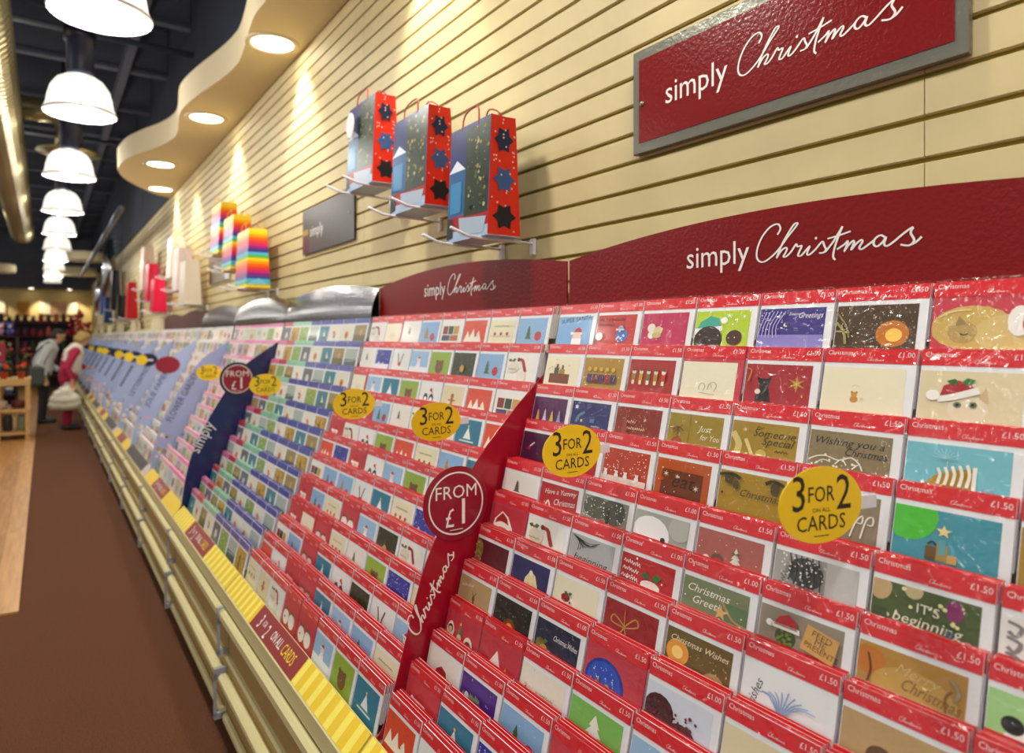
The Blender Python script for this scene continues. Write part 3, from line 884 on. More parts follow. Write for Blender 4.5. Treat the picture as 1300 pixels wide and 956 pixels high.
A('candlewishes', 'brown candlelit card reading Christmas Wishes', '#6a5420').C(.2, .32, .18, '#e8a03a').C(.2, .32, .09, '#ffd880').X('Christmas Wishes', .06, .17, .12, '#f4e8cc', .35).C(.78, .56, .18, '#b89858').C(.6, .54, .07, '#8a2418').D(26, '#d8c080', 4, .008, .4, .1, 1, .4)
g = A('bluetree', 'white card with a watercolour blue bare tree reading wishes', '#eef0f4').X('wishes', .16, .56, .15, '#20242e', .3, 75)
for i in range(10):
    g.L([(.5, .5), (.35 + .04 * i, .3), (.18 + .08 * i, .16 + .03 * abs(i - 5))], .014, '#8aa6d4')
A('goldrobin', 'tan card with a red robin', '#c0a070').C(.4, .4, .14, '#6a4a34').C(.42, .44, .09, '#c8401c')
A('deer', 'sandy card with a small brown reindeer', '#b89c6c').R(.48, .38, .53, .62, '#6a4c24').C(.5, .38, .05, '#7a5a2c').L([(.5, .34), (.44, .24)], .012, '#6a4c24').L([(.5, .34), (.57, .24)], .012, '#6a4c24').Q(.08, .22, .4, '#f0e4c8', .05, 10)
A('candle', 'black card with a glowing lantern in green fir', '#14120a').C(.48, .5, .17, '#7a3c0c').C(.48, .5, .09, '#f0a030').D(40, '#4c5420', 2, .014, .02, .02, .98, .4).D(12, '#d8b04a', 7, .008)
A('navywishes', 'navy card with robins and holly reading Christmas Wishes', '#161e3a').X('Christmas Wishes', .42, .26, .13, '#f0f0f4', .35).C(.14, .42, .1, '#6c7a3a').C(.24, .5, .1, '#c88a3a').C(.36, .56, .1, '#e8e0d8').holly(.2, .36, 1).D(10, '#c82a2a', 3, .02, .05, .36, .4, .6).D(14, '#e8ecf8', 9, .006)
A('plate', 'pink backed card with a round cobalt blue snow globe', '#c8404e', 'pink').C(.40, .46, .38, '#1c3a9c', n=28).C(.40, .46, .33, '#2c54c4', n=28).D(40, '#c8a84a', 3, .016, .16, .4, .66, .62).D(16, '#e8ecf8', 5, .01, .2, .2, .6, .4).D(10, '#c83a2a', 6, .02, .2, .44, .62, .6)
A('redtrees', 'pale sky card with dark wine red trees', '#d8e0f0').C(.22, .36, .24, '#4c1c24', .24).C(.6, .5, .2, '#581e2a', .14).D(30, '#6a2430', 4, .025, .02, .2, .8, .5)
A('trio', 'red card with three cut out festive animals', '#c43442', 'pink').C(.18, .36, .12, '#f4ecdc', .2).C(.18, .3, .08, '#2a2420').C(.18, .32, .055, '#e8b890').T(.5, .5, .26, .36, '#3c8a4c', 3).C(.5, .40, .08, '#f0d0b0').C(.80, .46, .15, '#f4ecdc', .2).C(.80, .44, .1, '#7a4a24').C(.80, .47, .06, '#d8a878').S(.5, .12, .04, '#f4c84a')
A('treestar', 'red card with a cut out snowy peak and yellow star', '#c43442', 'pink').P([(.24, .5), (.48, .14), (.66, .52)], '#f2f0ea').P([(.14, .56), (.3, .42), (.5, .5), (.66, .46), (.7, .66), (.2, .66)], '#9cc83c').S(.76, .48, .15, '#f4d01c').C(.14, .44, .07, '#6a3420')
A('tinyskaters', 'white card with tiny winter figures', '#eeeadc').C(.15, .34, .03, '#e8c0a0').R(.13, .37, .17, .46, '#333').R(.4, .4, .44, .5, '#4a7a4a').C(.42, .37, .03, '#e8c0a0').Q(.5, .36, .3, '#b8a888').D(10, '#c8c0b0', 3, .01)
A('greenplain', 'green card with a white tree', '#7cc05c').T(.5, .5, .4, .4, '#f2f4ec', 3)
A('hatwhite', 'white card with a robin in a floppy red hat', '#f0ede4').P([(.3, .52), (.34, .34), (.5, .24), (.66, .3), (.74, .5)], '#b42028').C(.52, .6, .2, '#e8dcc8', .12).D(8, '#d8d0c0', 3, .012)
A('purpleparty', 'violet card with bright green scribbled lettering', '#4c2a8c').Q(.08, .42, .5, '#b8d84a', .09, 8).C(.2, .36, .06, '#f0e8f0').D(14, '#d8a8e8', 3, .014)
A('navydots', 'dark blue card full of white stars over a little village', '#2432a0').D(44, '#f4f4fa', 4, .013).R(0, .5, 1, .8, '#e8ecf8').P([(.2, .5), (.3, .38), (.4, .5)], '#c8d0ec').P([(.5, .5), (.58, .42), (.66, .5)], '#c8d0ec')
# smaller stock designs for the second red bay
A('santahat', 'red card with a white bearded santa in a hat', '#c8323e', 'pink').C(.5, .5, .24, '#f4efe6', .2).hat(.5, .32, 1.1).C(.5, .42, .12, '#e8b898', .09)
A('skysnowman', 'light blue card with a snowman', '#9cc4e8').R(0, .5, 1, .8, '#eef2fa').snowman(.5, .48, 1.2).D(20, '#fff', 3)
A('skyrobin', 'light blue card with a robin beside a small tree', '#88b4e0').C(.74, .46, .12, '#b8302a').T(.4, .54, .24, .36, '#4a6a3a').D(14, '#fff', 5)
A('creamrow', 'cream card with a row of small robins', '#ece4c4').C(.25, .4, .05, '#a8302a').C(.5, .4, .05, '#a8302a').C(.75, .4, .05, '#a8302a').L([(.1, .47), (.9, .47)], .01, '#7a5a3a').Q(.2, .2, .6, '#6a8a5a')
A('darkfir', 'dark green card of fir and candle glow', '#2c3018').D(30, '#5a6a2a', 2, .02).C(.5, .46, .1, '#c8a04a').D(8, '#e8d88a', 8)
A('greynose', 'white card with a reindeer and red nose', '#e8ecec').L([(.3, .1), (.4, .3), (.44, .5)], .04, '#4a2c1c').L([(.66, .1), (.58, .3), (.56, .5)], .04, '#4a2c1c').C(.5, .46, .07, '#c8282a')
A('puddingcut', 'red card with cut out white puddings and holly', '#cc3a48', 'pink').C(.3, .46, .2, '#f4f2ea').C(.72, .46, .2, '#f4f2ea').holly(.3, .26, 1.2).holly(.72, .26, 1.2).C(.26, .46, .03, '#222')
A('greenpud', 'green card with a brown bear', '#94b43c').C(.5, .46, .2, '#7a4c2a').C(.36, .3, .06, '#7a4c2a').C(.64, .3, .06, '#7a4c2a').D(8, '#fff', 3)
A('treeblue', 'blue card with a striped tree and a red bird', '#88b8e4').T(.36, .54, .3, .42, '#b8883a', 4).C(.72, .48, .12, '#c8303a').D(12, '#fff', 2)
A('brightred', 'orange red card with white flames of snow', '#e0482a').P([(.05, .62), (.2, .3), (.3, .5), (.45, .25), (.55, .5), (.7, .3), (.85, .62)], '#f4f0e0').D(8, '#4c7a3a', 4, .02)
A('penguinpair', 'white card with two penguins', '#eef0f0').C(.34, .46, .12, '#22262e', .16).C(.34, .5, .07, '#fff', .1).C(.64, .46, .12, '#22262e', .16).C(.64, .5, .07, '#fff', .1).P([(.5, .2), (.6, .12), (.7, .3)], '#c02830')
A('gingerbread', 'beige card with a gingerbread figure', '#e4d8b4').C(.5, .28, .07, '#a8602a').R(.45, .34, .55, .52, '#a8602a').L([(.34, .4), (.66, .4)], .05, '#a8602a')
A('teal', 'teal card with a white sail shaped tree', '#1e7c9c').P([(.5, .2), (.66, .5), (.34, .5)], '#f2f4f4').C(.5, .18, .03, '#f0c83a').R(.2, .54, .8, .58, '#d8e8e8')
A('collage', 'white card with a patchwork of festive pictures', '#f0eee8').R(.1, .15, .35, .4, '#8a2a2a').R(.38, .15, .62, .4, '#2a4a2a').R(.65, .15, .9, .4, '#c8a04a').R(.1, .43, .5, .6, '#3a3a6a').R(.53, .43, .9, .6, '#b86a3a')
GEN = ['santahat', 'skysnowman', 'skyrobin', 'creamrow', 'darkfir', 'greynose', 'puddingcut', 'greenpud', 'treeblue', 'brightred', 'penguinpair', 'gingerbread', 'teal', 'collage', 'birdhat', 'navydots', 'whitetree', 'creamfaint']
# stock of the blue-topped bay
A('photo1', 'moody brown landscape photo card', '#a08c5c').R(0, .4, 1, .8, '#6c6a3c').C(.6, .3, .12, '#c8a45c')
A('photo2', 'grey green seascape photo card', '#aebab4').R(0, .42, 1, .8, '#4c6060').L([(.1, .5), (.9, .46)], .03, '#c8d4d0')
A('photo3', 'pale card with an orange flower', '#e4e0d0').C(.5, .4, .16, '#d8782a').C(.5, .4, .06, '#7a3a14').L([(.5, .5), (.48, .8)], .03, '#5a7a3a')
A('photo4', 'black and white photo card', '#6a6c72').C(.5, .42, .18, '#d8d8d8').R(.2, .55, .8, .8, '#8a8a8c')
A('photo5', 'green garden photo card', '#8caa5c').D(24, '#c8d85a', 4, .03).D(8, '#e8e0e8', 7, .03)
A('photo6', 'teal painted card with a boat', '#3c8494').P([(.5, .15), (.7, .45), (.5, .45)], '#f0ece0').R(.35, .48, .75, .54, '#6a3a1c')
A('photo7', 'cream card with a colourful bunch', '#ece6d4').C(.4, .3, .08, '#c83a5a').C(.55, .36, .08, '#e8b03a').C(.48, .46, .08, '#5a6ac0')
A('photo8', 'golden autumn photo card', '#d0a848').D(30, '#7a5a14', 5, .03).R(.45, .2, .52, .8, '#3a2a10')
BLU = ['photo%d' % i for i in range(1, 9)]

ROWS0 = [
    'supersanta monster mouse penguin nightgreet sunset kittensleep plainred',
    'presents happy figures creamfaint dress teddy kittenhat greenedge',
    'purpletrees bluestar redburst justforyou someone wishing fish darkstars',
    'darkpurple redplain orangesnow eat goldcones silvercurl balloon darkgold',
    'whitetree yummy snowytree snowmanface robinred willow itsbeginning whitefloral',
    'doghat birdhat beginning pudding greetstar feedme merrygold greenbear',
    'wreath angel cake bow candlewishes bluetree goldrobin plainred',
    'deer candle navywishes plate redtrees gingerbread teal collage',
    'trio treestar tinyskaters greenplain skysnowman photo5 creamrow redplain',
    'hatwhite purpleparty skyrobin puddingcut greynose whitetree treeblue plainred',
    'santahat teal navydots collage', 'brightred penguinpair gingerbread']

CW, CH, HH = .146, .120, .0235
CP = .1525
BW = CW * .90
art_cache = {}


def art_mesh(key):
    if key not in art_cache:
        art_cache[key] = D[key][1].mesh('picture', BW, CH - HH - .0075)
    return art_cache[key]


body_w = MB().box((-CW / 2, 0, 0), (CW / 2, CH, .003), '#eef0f6').mesh('greeting_card', M['white_card'])
body_p = MB().box((-CW / 2, 0, 0), (CW / 2, CH, .003), '#c8384a').mesh('greeting_card', vmat('pink_card', .4, .3))
M['pinkcard'] = body_p.materials[0]
head_cols = {'red': '#dc1c2a', 'blue': '#3a46a8', 'mint': '#8fcfb0', 'pink': '#e87ab0', 'crimson': '#c82840'}
head_me = {}
for k_, c_ in head_cols.items():
    hm = mat('header_' + k_, c_, .32, coat=.5, noise=.05, nscale=12)
    head_me[k_] = MB().box((-CW / 2, CH - HH, .003), (CW / 2, CH + .0005, .0036)).mesh('header_strip', hm)
sl = MB()
nx = 4
for i in range(nx):
    x0, x1 = -CW / 2 - .0015 + i * (CW + .003) / nx, -CW / 2 - .0015 + (i + 1) * (CW + .003) / nx
    for (ya, za), (yb, zb_) in (((0, .0085), (CH - HH, .0085)), ((CH - HH, .0085), (CH + .001, .0060)), ((CH + .001, .006), (CH + .005, .0035))):
        sl.poly([(x0, ya, za), (x1, ya, za), (x1, yb, zb_), (x0, yb, zb_)])
sleeve_me = sl.mesh('cellophane_sleeve', M['sleeve'])


def header_text(price):
    b_ = MB()
    v, f = text2d('Christmas', .0105)
    b_.tris([(x - CW / 2 + .004, y + CH - .0105, .0039) for x, y in v], f)
    v, f = text2d(price, .0115)
    wv = width_of(v)
    b_.tris([(x + CW / 2 - .004 - wv, y + CH - .013, .0039) for x, y in v], f)
    v, f = script_christmas(.026, 2, 14)
    b_.tris([(x - .002, y + CH - .0195, .0039) for x, y in v], f)
    return b_.mesh('lettering', mat('header_ink', '#fbe2e2', .5, noise=.02))


ht = {'£1.00': header_text('£1.00'), '£1.50': header_text('£1.50')}
CARDROT = Matrix(((0, math.sin(TILT), -math.cos(TILT)), (-1, 0, 0), (0, math.cos(TILT), math.sin(TILT)))).to_euler()
UPV = Vector((math.sin(TILT), 0, math.cos(TILT)))
NRM = Vector((-math.cos(TILT), 0, math.sin(TILT)))
packs = MB()                 # the packs filed behind the front one of each pocket


def back_packs(base, hc, n_, q):
    """upright packs behind a front card, each a thin slab with its header"""
    for j in range(1, n_ + 1):
        dz = .0011 * j + q.uniform(-.0012, .0022)
        dx = q.uniform(-.0015, .0015)
        o = base - NRM * (.0038 * j) + UPV * dz
        def pt(x, y, z=0):
            return o + Vector((0, -(x + dx), 0)) + UPV * y + NRM * z
        h_ = lin(head_cols[hc])
        packs.poly([pt(-CW / 2, CH - HH), pt(CW / 2, CH - HH), pt(CW / 2, CH), pt(-CW / 2, CH)], h_)
        packs.poly([pt(-CW / 2, CH), pt(CW / 2, CH), pt(CW / 2, CH, -.0014), pt(-CW / 2, CH, -.0014)], h_ if j % 2 else lin('#f6dede'))
        packs.poly([pt(CW / 2, .03), pt(CW / 2, .03, -.002), pt(CW / 2, CH, -.002), pt(CW / 2, CH)], '#e8e4ea')
        packs.poly([pt(-CW / 2, .03), pt(CW / 2, .03), pt(CW / 2, CH - HH), pt(-CW / 2, CH - HH)], '#eceaf0')


ordn = ['top', 'second', 'third', 'fourth', 'fifth', 'sixth', 'seventh', 'eighth', 'ninth', 'tenth', 'eleventh', 'bottom']


def card_base(k, y_c):
    X, Z = TOPS[k]
    return Vector((X, y_c, EYE + Z)) - UPV * CH


def place_card(k, y_c, key, hc, label, group, price=None, q=rnd, sleeve=True, npk=5):
    base = card_base(k, y_c)
    while len(label.split()) > 16:
        label = label.replace(' card', '', 1) if ' card ' in label else ' '.join(label.split()[:16])
    desc, art = D[key]
    me = body_p if art.body == 'pink' and hc == 'red' else body_w
    o = link('greeting_card', me, None, base, CARDROT)
    tag(o, label, 'card', group)
    hd = link('header_strip', head_me[hc], o)
    link('picture', art_mesh(key), o, (-CW * .042, CH - HH - .0075, .0031))
    if price:
        link('lettering', ht[price], hd)
    if sleeve:
        link('cellophane_sleeve', sleeve_me, o)
    back_packs(base, hc, npk, q)
    return o


ncards = 0
for k, row in enumerate(ROWS0):
    for i, key in enumerate(row.split()):
        y_c = Y0 - .012 - CP * (i + .5)
        pr = '£1.00' if key in ('kittenhat', 'teddy', 'creamfaint', 'nightgreet', 'snowmanface', 'greetstar', 'pudding', 'navywishes', 'redtrees') else '£1.50'
        dsc = D[key][0]
        place_card(k, y_c, key, 'red', dsc if key not in GEN + BLU and ' '.join(ROWS0).split().count(key) == 1 else dsc + ', ' + ordn[k] + ' tier under the largest header', None, pr)
        ncards += 1
q1 = random.Random(11)
for k in range(12):
    row1 = q1.sample(GEN, 8)
    for i in range(8):
        y_c = Y0 + P - .012 - CP * (i + .5)
        key = row1[i] if k < 11 else ['creamrow', 'gingerbread', 'birdhat', 'puddingcut', 'puddingcut', 'skysnowman', 'greenpud', 'teal'][i]
        place_card(k, y_c, key, 'red', D[key][0] + ', ' + ordn[k] + ' tier under the smaller header', 'christmas cards on the ' + ordn[k] + ' tier left of the divider', '£1.00' if k < 6 else '£1.50')
        ncards += 1
for k in range(12):
    row2 = q1.sample(BLU, 8)
    for i in range(8):
        y_c = Y0 + 2 * P - .012 - CP * (i + .5)
        sh = i + (1 if k % 3 == 0 else 0)
        hc = 'blue' if sh >= 4 else ('mint' if sh >= 2 else ('crimson' if sh == 1 else 'pink'))
        key = row2[i]
        place_card(k, y_c, key, hc, D[key][0] + ' with ' + {'blue': 'blue', 'mint': 'mint green', 'crimson': 'crimson', 'pink': 'pink'}[hc] + ' header, ' + ordn[k] + ' tier by the navy divider', hc + ' topped cards on the ' + ordn[k] + ' tier', None, q1, True, 3)
        ncards += 1
q3 = random.Random(5)
far = MB()


def far_card(k, y_c, hcol, pic, wd=CW):
    base = card_base(k, y_c)

    def pt(x, y, z=0):
        return base + Vector((0, -x, 0)) + UPV * y + NRM * z
    far.poly([pt(-wd / 2, 0), pt(wd / 2, 0), pt(wd / 2, CH), pt(-wd / 2, CH)], '#ece8e4')
    far.poly([pt(-wd / 2, CH, .0), pt(wd / 2, CH, .0), pt(wd / 2, CH, -.016), pt(-wd / 2, CH, -.016)], hcol)
    far.poly([pt(-wd / 2, CH - .02, .001), pt(wd / 2, CH - .02, .001), pt(wd / 2, CH, .001), pt(-wd / 2, CH, .001)], hcol)
    far.poly([pt(-wd * .44, .0, .001), pt(wd * .44, 0, .001), pt(wd * .44, CH - .027, .001), pt(-wd * .44, CH - .027, .001)], pic)
    cx, cy, r_ = q3.uniform(-.03, .03), q3.uniform(.04, .07), q3.uniform(.012, .03)
    far.poly([pt(cx + r_ * math.cos(a * .785), cy + r_ * math.sin(a * .785), .002) for a in range(8)], q3.choice(PAST2))


PAST = ['#e8d8d0', '#d8c8b0', '#c8d4c8', '#b8c4d8', '#e0c8d0', '#c8b8a0', '#98a890', '#c0a080', '#d8d0c0', '#a8a0b0', '#e8e0d8']
PAST2 = ['#c85a78', '#7a9a5a', '#5a7aa8', '#c89a4a', '#8a5a3a', '#e8b8c8', '#5a4a4a', '#a83a3a', '#f0e8e0']
for k in range(12):
    for i in range(8):
        y_c = Y0 + 3 * P - .012 - CP * (i + .5)
        if i > 5 and k < 10:
            key = BLU[(k * 3 + i * 2) % 8]
            place_card(k, y_c, key, 'pink', D[key][0] + ' with pink header, ' + ordn[k] + ' tier beyond the navy divider', 'pink topped cards beyond the navy divider', None, q3, True, 3)
            continue
        far_card(k, y_c, '#e88ab8' if i > 2 else '#e8b0c0', q3.choice(PAST))
for k, i0 in ((10, 4), (11, 3)):
    for i in range(i0, 8):
        far_card(k, Y0 - .012 - CP * (i + .5), '#dc1c2a', q3.choice(PAST))
for m in list(range(4, 19)) + [-1]:
    for k in range(12):
        for i in range(8):
            y_c = Y0 + m * P - .012 - CP * (i + .5)
            hcol = q3.choice(['#e8e0dc', '#e0d8cc', '#d8c8c0', '#e8dce0', '#dcdce8']) if m != -1 else '#dc1c2a'
            far_card(k, y_c, hcol, q3.choice(PAST))
o = packs.build('packed_cards', M['print'])
tag(o, 'cellophane card packs filed behind the front cards in every pocket', 'card packs', None, 'stuff')
o = far.build('distant_cards', M['print_matt'])
tag(o, 'rows of small pastel greeting cards between the pale blue dividers', 'cards', None, 'stuff')

# ------------------------------------------------------------------ card display units
G = .004
LX, LZ = .5506, EYE - .934
SX, SZ = .600, EYE - .884
L0, L1 = -P / 2 + G, P / 2 - G


def shelf_mesh(k):
    base = card_base(k, 0)
    b_ = MB()
    b_.box((base.x - .006, L0, base.z - .006), (base.x + .024, L1, base.z - .002))
    return b_.mesh('tier_shelf', M['acrylic'])


shelf_me = [shelf_mesh(k) for k in range(12)]
um = {}
b = MB()
b.box((1.168, L0, .55), (1.186, L1, EYE + .11))
um['back_panel'] = (b.mesh('back_panel', M['cream']),)
b = MB()
b.extr([(.64, .56), (SX + .02, SZ - .12), (1.168, SZ - .12), (1.168, EYE - .1), (1.14, EYE - .1)], L0, L1)
um['rack_core'] = (b.mesh('rack_core', M['tan']),)
b = MB()
b.extr([(LX, LZ), (LX - .004, LZ - .004), (LX - .004, LZ - .058), (LX + .002, LZ - .062), (SX + .005, LZ - .062), (SX + .005, SZ - .006), (SX + .002, SZ)], L0, L1)
um['front_rail'] = (b.mesh('front_rail', M['cream']),)
b = MB()
b.box((.60, L0, .09), (1.186, L1, LZ - .064))
um['cabinet_body'] = (b.mesh('cabinet_body', M['tan']),)
b = MB()
b.box((.66, L0, .0), (1.18, L1, .09))
um['plinth'] = (b.mesh('plinth', M['dark_shelf']),)
drawer_me = MB().box((.562, L0, .325), (.598, L1, .49)).mesh('drawer_front', M['tan'])
rail_me = MB().cbox((.530, L0, .452), (.562, L1, .495), .010).mesh('drawer_rail', M['cream'])
rail2_me = MB().cbox((.548, L0, .308), (.572, L1, .326), .005).mesh('drawer_rail', M['cream'])
bin_me = MB().box((.556, L0, .105), (.598, L1, .298)).mesh('lower_drawer_front', M['tan'])
binrail_me = MB().cbox((.520, L0 + .02, .235), (.556, L1 - .02, .272), .010).mesh('drawer_rail', M['cream'])
binrail2_me = MB().cbox((.535, L0 + .02, .095), (.556, L1 - .02, .125), .006).mesh('drawer_rail', M['cream'])
cap_me = MB().box((.526, 0, .325), (.534, .018, .47)).box((.526, 0, .44), (.56, .018, .50)).box((.526, 0, .318), (.565, .018, .345)).mesh('end_bracket', M['grey_plastic'])
cap2_me = MB().box((.514, 0, .10), (.523, .018, .26)).box((.514, 0, .235), (.556, .018, .277)).box((.514, 0, .09), (.556, .018, .112)).mesh('end_bracket', M['grey_plastic'])


def strip_pt(t_, y, off=.0012):
    n_ = Vector((-(SZ - LZ), 0, (SX - LX))).normalized()
    p = Vector((LX + (SX - LX) * t_, y, LZ + (SZ - LZ) * t_)) + n_ * off
    return p


STRIPROT = Matrix((((0), (SX - LX), -(SZ - LZ)), (-1, 0, 0), (0, (SZ - LZ), (SX - LX))))
sl_ = math.hypot(SX - LX, SZ - LZ)
STRIPROT = Matrix(((0, (SX - LX) / sl_, -(SZ - LZ) / sl_), (-1, 0, 0), (0, (SZ - LZ) / sl_, (SX - LX) / sl_))).to_euler()


def strip_card(parent, y_hi, y_lo, cols, name='price_strip', stripes=0):
    """insert on the sloping ticket rail; y_hi is the far (left) end"""
    wd = y_hi - y_lo
    b_ = MB()
    b_.box((0, .0, 0), (wd, sl_, .0012), cols)
    if stripes:
        for i in range(stripes):
            x0 = wd * (i + .1) / stripes
            b_.poly([(x0, .001, .0014), (x0 + wd * .45 / stripes, .001, .0014), (x0 + wd * .45 / stripes, sl_ - .001, .0014), (x0, sl_ - .001, .0014)], '#f4e45a')
    o_ = link(name, b_.mesh(name, M['print']), parent, strip_pt(0, y_hi, .0004), STRIPROT)
    return o_


def strip_items():
    it = []
    for s_, sz, dx, dy in (('3', .060, .03, .012), ('FOR', .024, .064, .028), ('2', .060, .112, .006), ('ON ALL', .040, .165, .022)):
        v, f = text2d(s_, sz)
        k_ = .62
        it.append(([(x * k_ * 1.1, y) for x, y in v], f, dx, dy))
    return it


def strip_text(parent, wd):
    lettering('lettering', strip_items(), M['white_ink'], parent, (.02, 0, .0012), (0, 0, 0), .0004)
    v, f = text2d('CARDS', .046)
    lettering('lettering', [([(x * .72, y) for x, y in v], f, .275, .020)], M['yellow'], parent, (.02, 0, .0012), (0, 0, 0), .0004)


bay_names = {-1: 'right of the largest red header', 0: 'below the largest red arched header', 1: 'below the smaller red arched header', 2: 'with blue and mint topped cards', 3: 'with pink topped cards', 4: 'between the FLOWER GARDEN and JOLIE PAPIER dividers', 5: 'between the JOLIE PAPIER and LETTERPRESS dividers'}
for m in range(-1, 19):
    yc = Y0 + (m - .5) * P
    lab = 'cream tiered card display cabinet ' + bay_names.get(m, 'of pastel cards between pale blue dividers')
    u = thing('card_display_cabinet', lab, 'display cabinet', (0, yc, 0), group='card display cabinets along the wall' if m > 5 else None)
    for nm in ('back_panel', 'rack_core', 'front_rail', 'cabinet_body', 'plinth'):
        if nm == 'rack_core':
            continue
        link(nm, um[nm][0], u)
    for k in range(12):
        link('tier_shelf', shelf_me[k], u)
    dr = link('drawer', drawer_me, u)
    link('drawer_rail', rail_me, dr)
    link('drawer_rail', rail2_me, dr)
    link('end_bracket', cap_me, dr, (0, L0 + .01, 0))
    lb_ = link('lower_drawer', bin_me, u)
    link('drawer_rail', binrail_me, lb_)
    link('drawer_rail', binrail2_me, lb_)
    link('end_bracket', cap2_me, lb_, (0, L0 + .01, 0))
    a, b2, c2, d2 = L1, L1 - P * .283, L1 - P * .645, L0
    if m in (-1, 0, 1, 2, 3, 5, 7, 9):
        st = 7 if m < 3 else 0
        strip_card(u, a, b2 + .002, '#e8c416', stripes=st)
        s_ = strip_card(u, b2, c2 + .002, '#8a1216')
        strip_card(u, c2, d2, '#e8c416', stripes=st)
        if m < 4:
            strip_text(s_, b2 - c2)
    else:
        strip_card(u, a, d2 + .2, '#2a2026')
        strip_card(u, d2 + .19, d2, '#c8b8b0')

# ------------------------------------------------------------------ arched headers
HX = 1.158


def arch_board(m, mt, label, z0=EYE + .085, zed=EYE + .204, peak=.045, text=True, name='header_board', bow=0.0):
    yc = Y0 + (m - .5) * P
    t_ = thing(name, label, 'header sign', (HX, yc, z0))
    b_ = MB()
    n_ = 24
    prof = [(-P / 2 + .006 + (P - .012) * i / n_, zed - z0 + peak * (1 - (2 * i / n_ - 1) ** 2)) for i in range(n_ + 1)]
    for i in range(n_):
        (ya, za), (yb, zb2) = prof[i], prof[i + 1]
        nz = 8 if bow else 1
        for j in range(nz):
            t0, t1 = j / nz, (j + 1) / nz

            def xo(t2):
                return -bow * math.cos(t2 * math.pi / 2)
            b_.poly([(xo(t0), yb, zb2 * t0), (xo(t0), ya, za * t0), (xo(t1), ya, za * t1), (xo(t1), yb, zb2 * t1)])
        b_.poly([(.005, ya, 0), (.005, yb, 0), (.005, yb, zb2), (.005, ya, za)])
        b_.poly([(0, ya, za), (.005, ya, za), (.005, yb, zb2), (0, yb, zb2)])
    for y_, za in (prof[0], prof[-1]):
        b_.poly([(0, y_, 0), (.005, y_, 0), (.005, y_, za), (0, y_, za)])
    bo = b_.build('board', mt, t_)
    if text:
        v, f = text2d('simply', .0675)
        wv = width_of(v)
        kx = .160 / wv
        lettering('lettering', [([(x * kx, y) for x, y in v], f, 0, 0)], M['white_ink'], t_, (-.0005, 1.018 - yc + (m * P if m else 0), EYE + .149 - z0), WALLROT)
        v, f = script_christmas(.308)
        lettering('lettering', [(v, f, 0, 0)], M['white_ink'], t_, (-.0005, .840 - yc + (m * P if m else 0), EYE + .147 - z0), WALLROT)
    return t_


arch_board(0, M['gloss_red'], 'largest glossy red arched header reading simply Christmas above the nearest cards')
arch_board(1, M['gloss_red'], 'smaller glossy red arched header reading simply Christmas, beside the mirrored silver headers')
arch_board(2, M['mirror_board'], 'mirrored silver arched header next to the red headers', text=False, bow=.035)
arch_board(3, M['mirror_board'], 'second mirrored silver arched header below the nearest rainbow bag', text=False, bow=.035)
arch_board(4, M['dark_board'], 'dark metallic arched header beyond the silver ones', text=False, bow=.035)
arch_board(5, M['mauve_board'], 'mauve arched header below the white bags', text=False)
arch_board(6, M['mauve_board'], 'second mauve arched header below the pink bags', text=False)
arch_board(-1, M['gloss_red'], 'red arched header reading simply Christmas at the near end of the wall')
for m in range(7, 18, 2):
    arch_board(m, M['plaster'], 'plain pale arched header over the distant cards', text=False)['group'] = 'pale headers over distant cards'

# ------------------------------------------------------------------ framed wall sign
def wall_sign(y0, y1, z0, z1, label, red=True, board='dark_board'):
    t_ = thing('wall_sign', label, 'sign', (WALLX, (y0 + y1) / 2, z0))
    hw, hh = (y1 - y0) / 2, z1 - z0
    b_ = MB()
    if red:
        b_.cbox((-.016, -hw, 0), (-.002, hw, hh), .002)
        b_.build('frame', M['frame_silver'], t_)
        MB().box((-.0175, -hw + .020, .026), (-.0155, hw - .020, hh - .026)).build('panel', M['gloss_red'], t_)
        v, f = text2d('simply', .076)
        kx = .176 / width_of(v)
        lettering('lettering', [([(x * kx, y) for x, y in v], f, 0, 0)], M['white_ink'], t_, (-.0178, 1.122 - (y0 + y1) / 2, EYE + .547 - z0), WALLROT)
        v, f = script_christmas(.335)
        lettering('lettering', [(v, f, 0, 0)], M['white_ink'], t_, (-.0178, .918 - (y0 + y1) / 2, EYE + .546 - z0), WALLROT)
        MB().lathe([(.0002, .004), (.005, .004), (.007, .002), (.007, 0)], 12).build('screw', M['frame_silver'], t_, True).matrix_local = Matrix.Translation((-.0175, hw - .03, hh * .47)) @ Matrix.Rotation(-math.pi / 2, 4, 'Y')
    else:
        b_.box((-.012, -hw, 0), (-.002, hw, hh))
        b_.build('panel', M[board], t_)
        MB().box((-.0128, hw - .10, .003), (-.0119, hw - .002, hh * .42), '#5a2038').box((-.0130, hw - .10, hh * .42), (-.0119, hw - .002, hh * .55), '#a8842a').build('printed_corner', M['print'], t_)
        v, f = text2d('simply', .085)
        lettering('lettering', [(v, f, 0, 0)], M['white_ink'], t_, (-.0124, hw - .13, hh * .36), WALLROT)
        MB().lathe([(.0002, .004), (.005, .004), (.007, .002), (.007, 0)], 12).build('screw', M['frame_silver'], t_, True).matrix_local = Matrix.Translation((-.012, -hw + .06, hh * .55)) @ Matrix.Rotation(-math.pi / 2, 4, 'Y')
    return t_


wall_sign(.483, 1.227, EYE + .449, EYE + .703, 'silver framed red wall sign reading simply Christmas')
wall_sign(3.09, 3.87, EYE + .465, EYE + .71, 'brushed dark metal wall sign reading simply below the blue gift bags', False)
wall_sign(5.73, 6.54, EYE + .465, EYE + .71, 'silver metal wall sign partly hidden behind the rainbow bags', False, 'mirror_board')

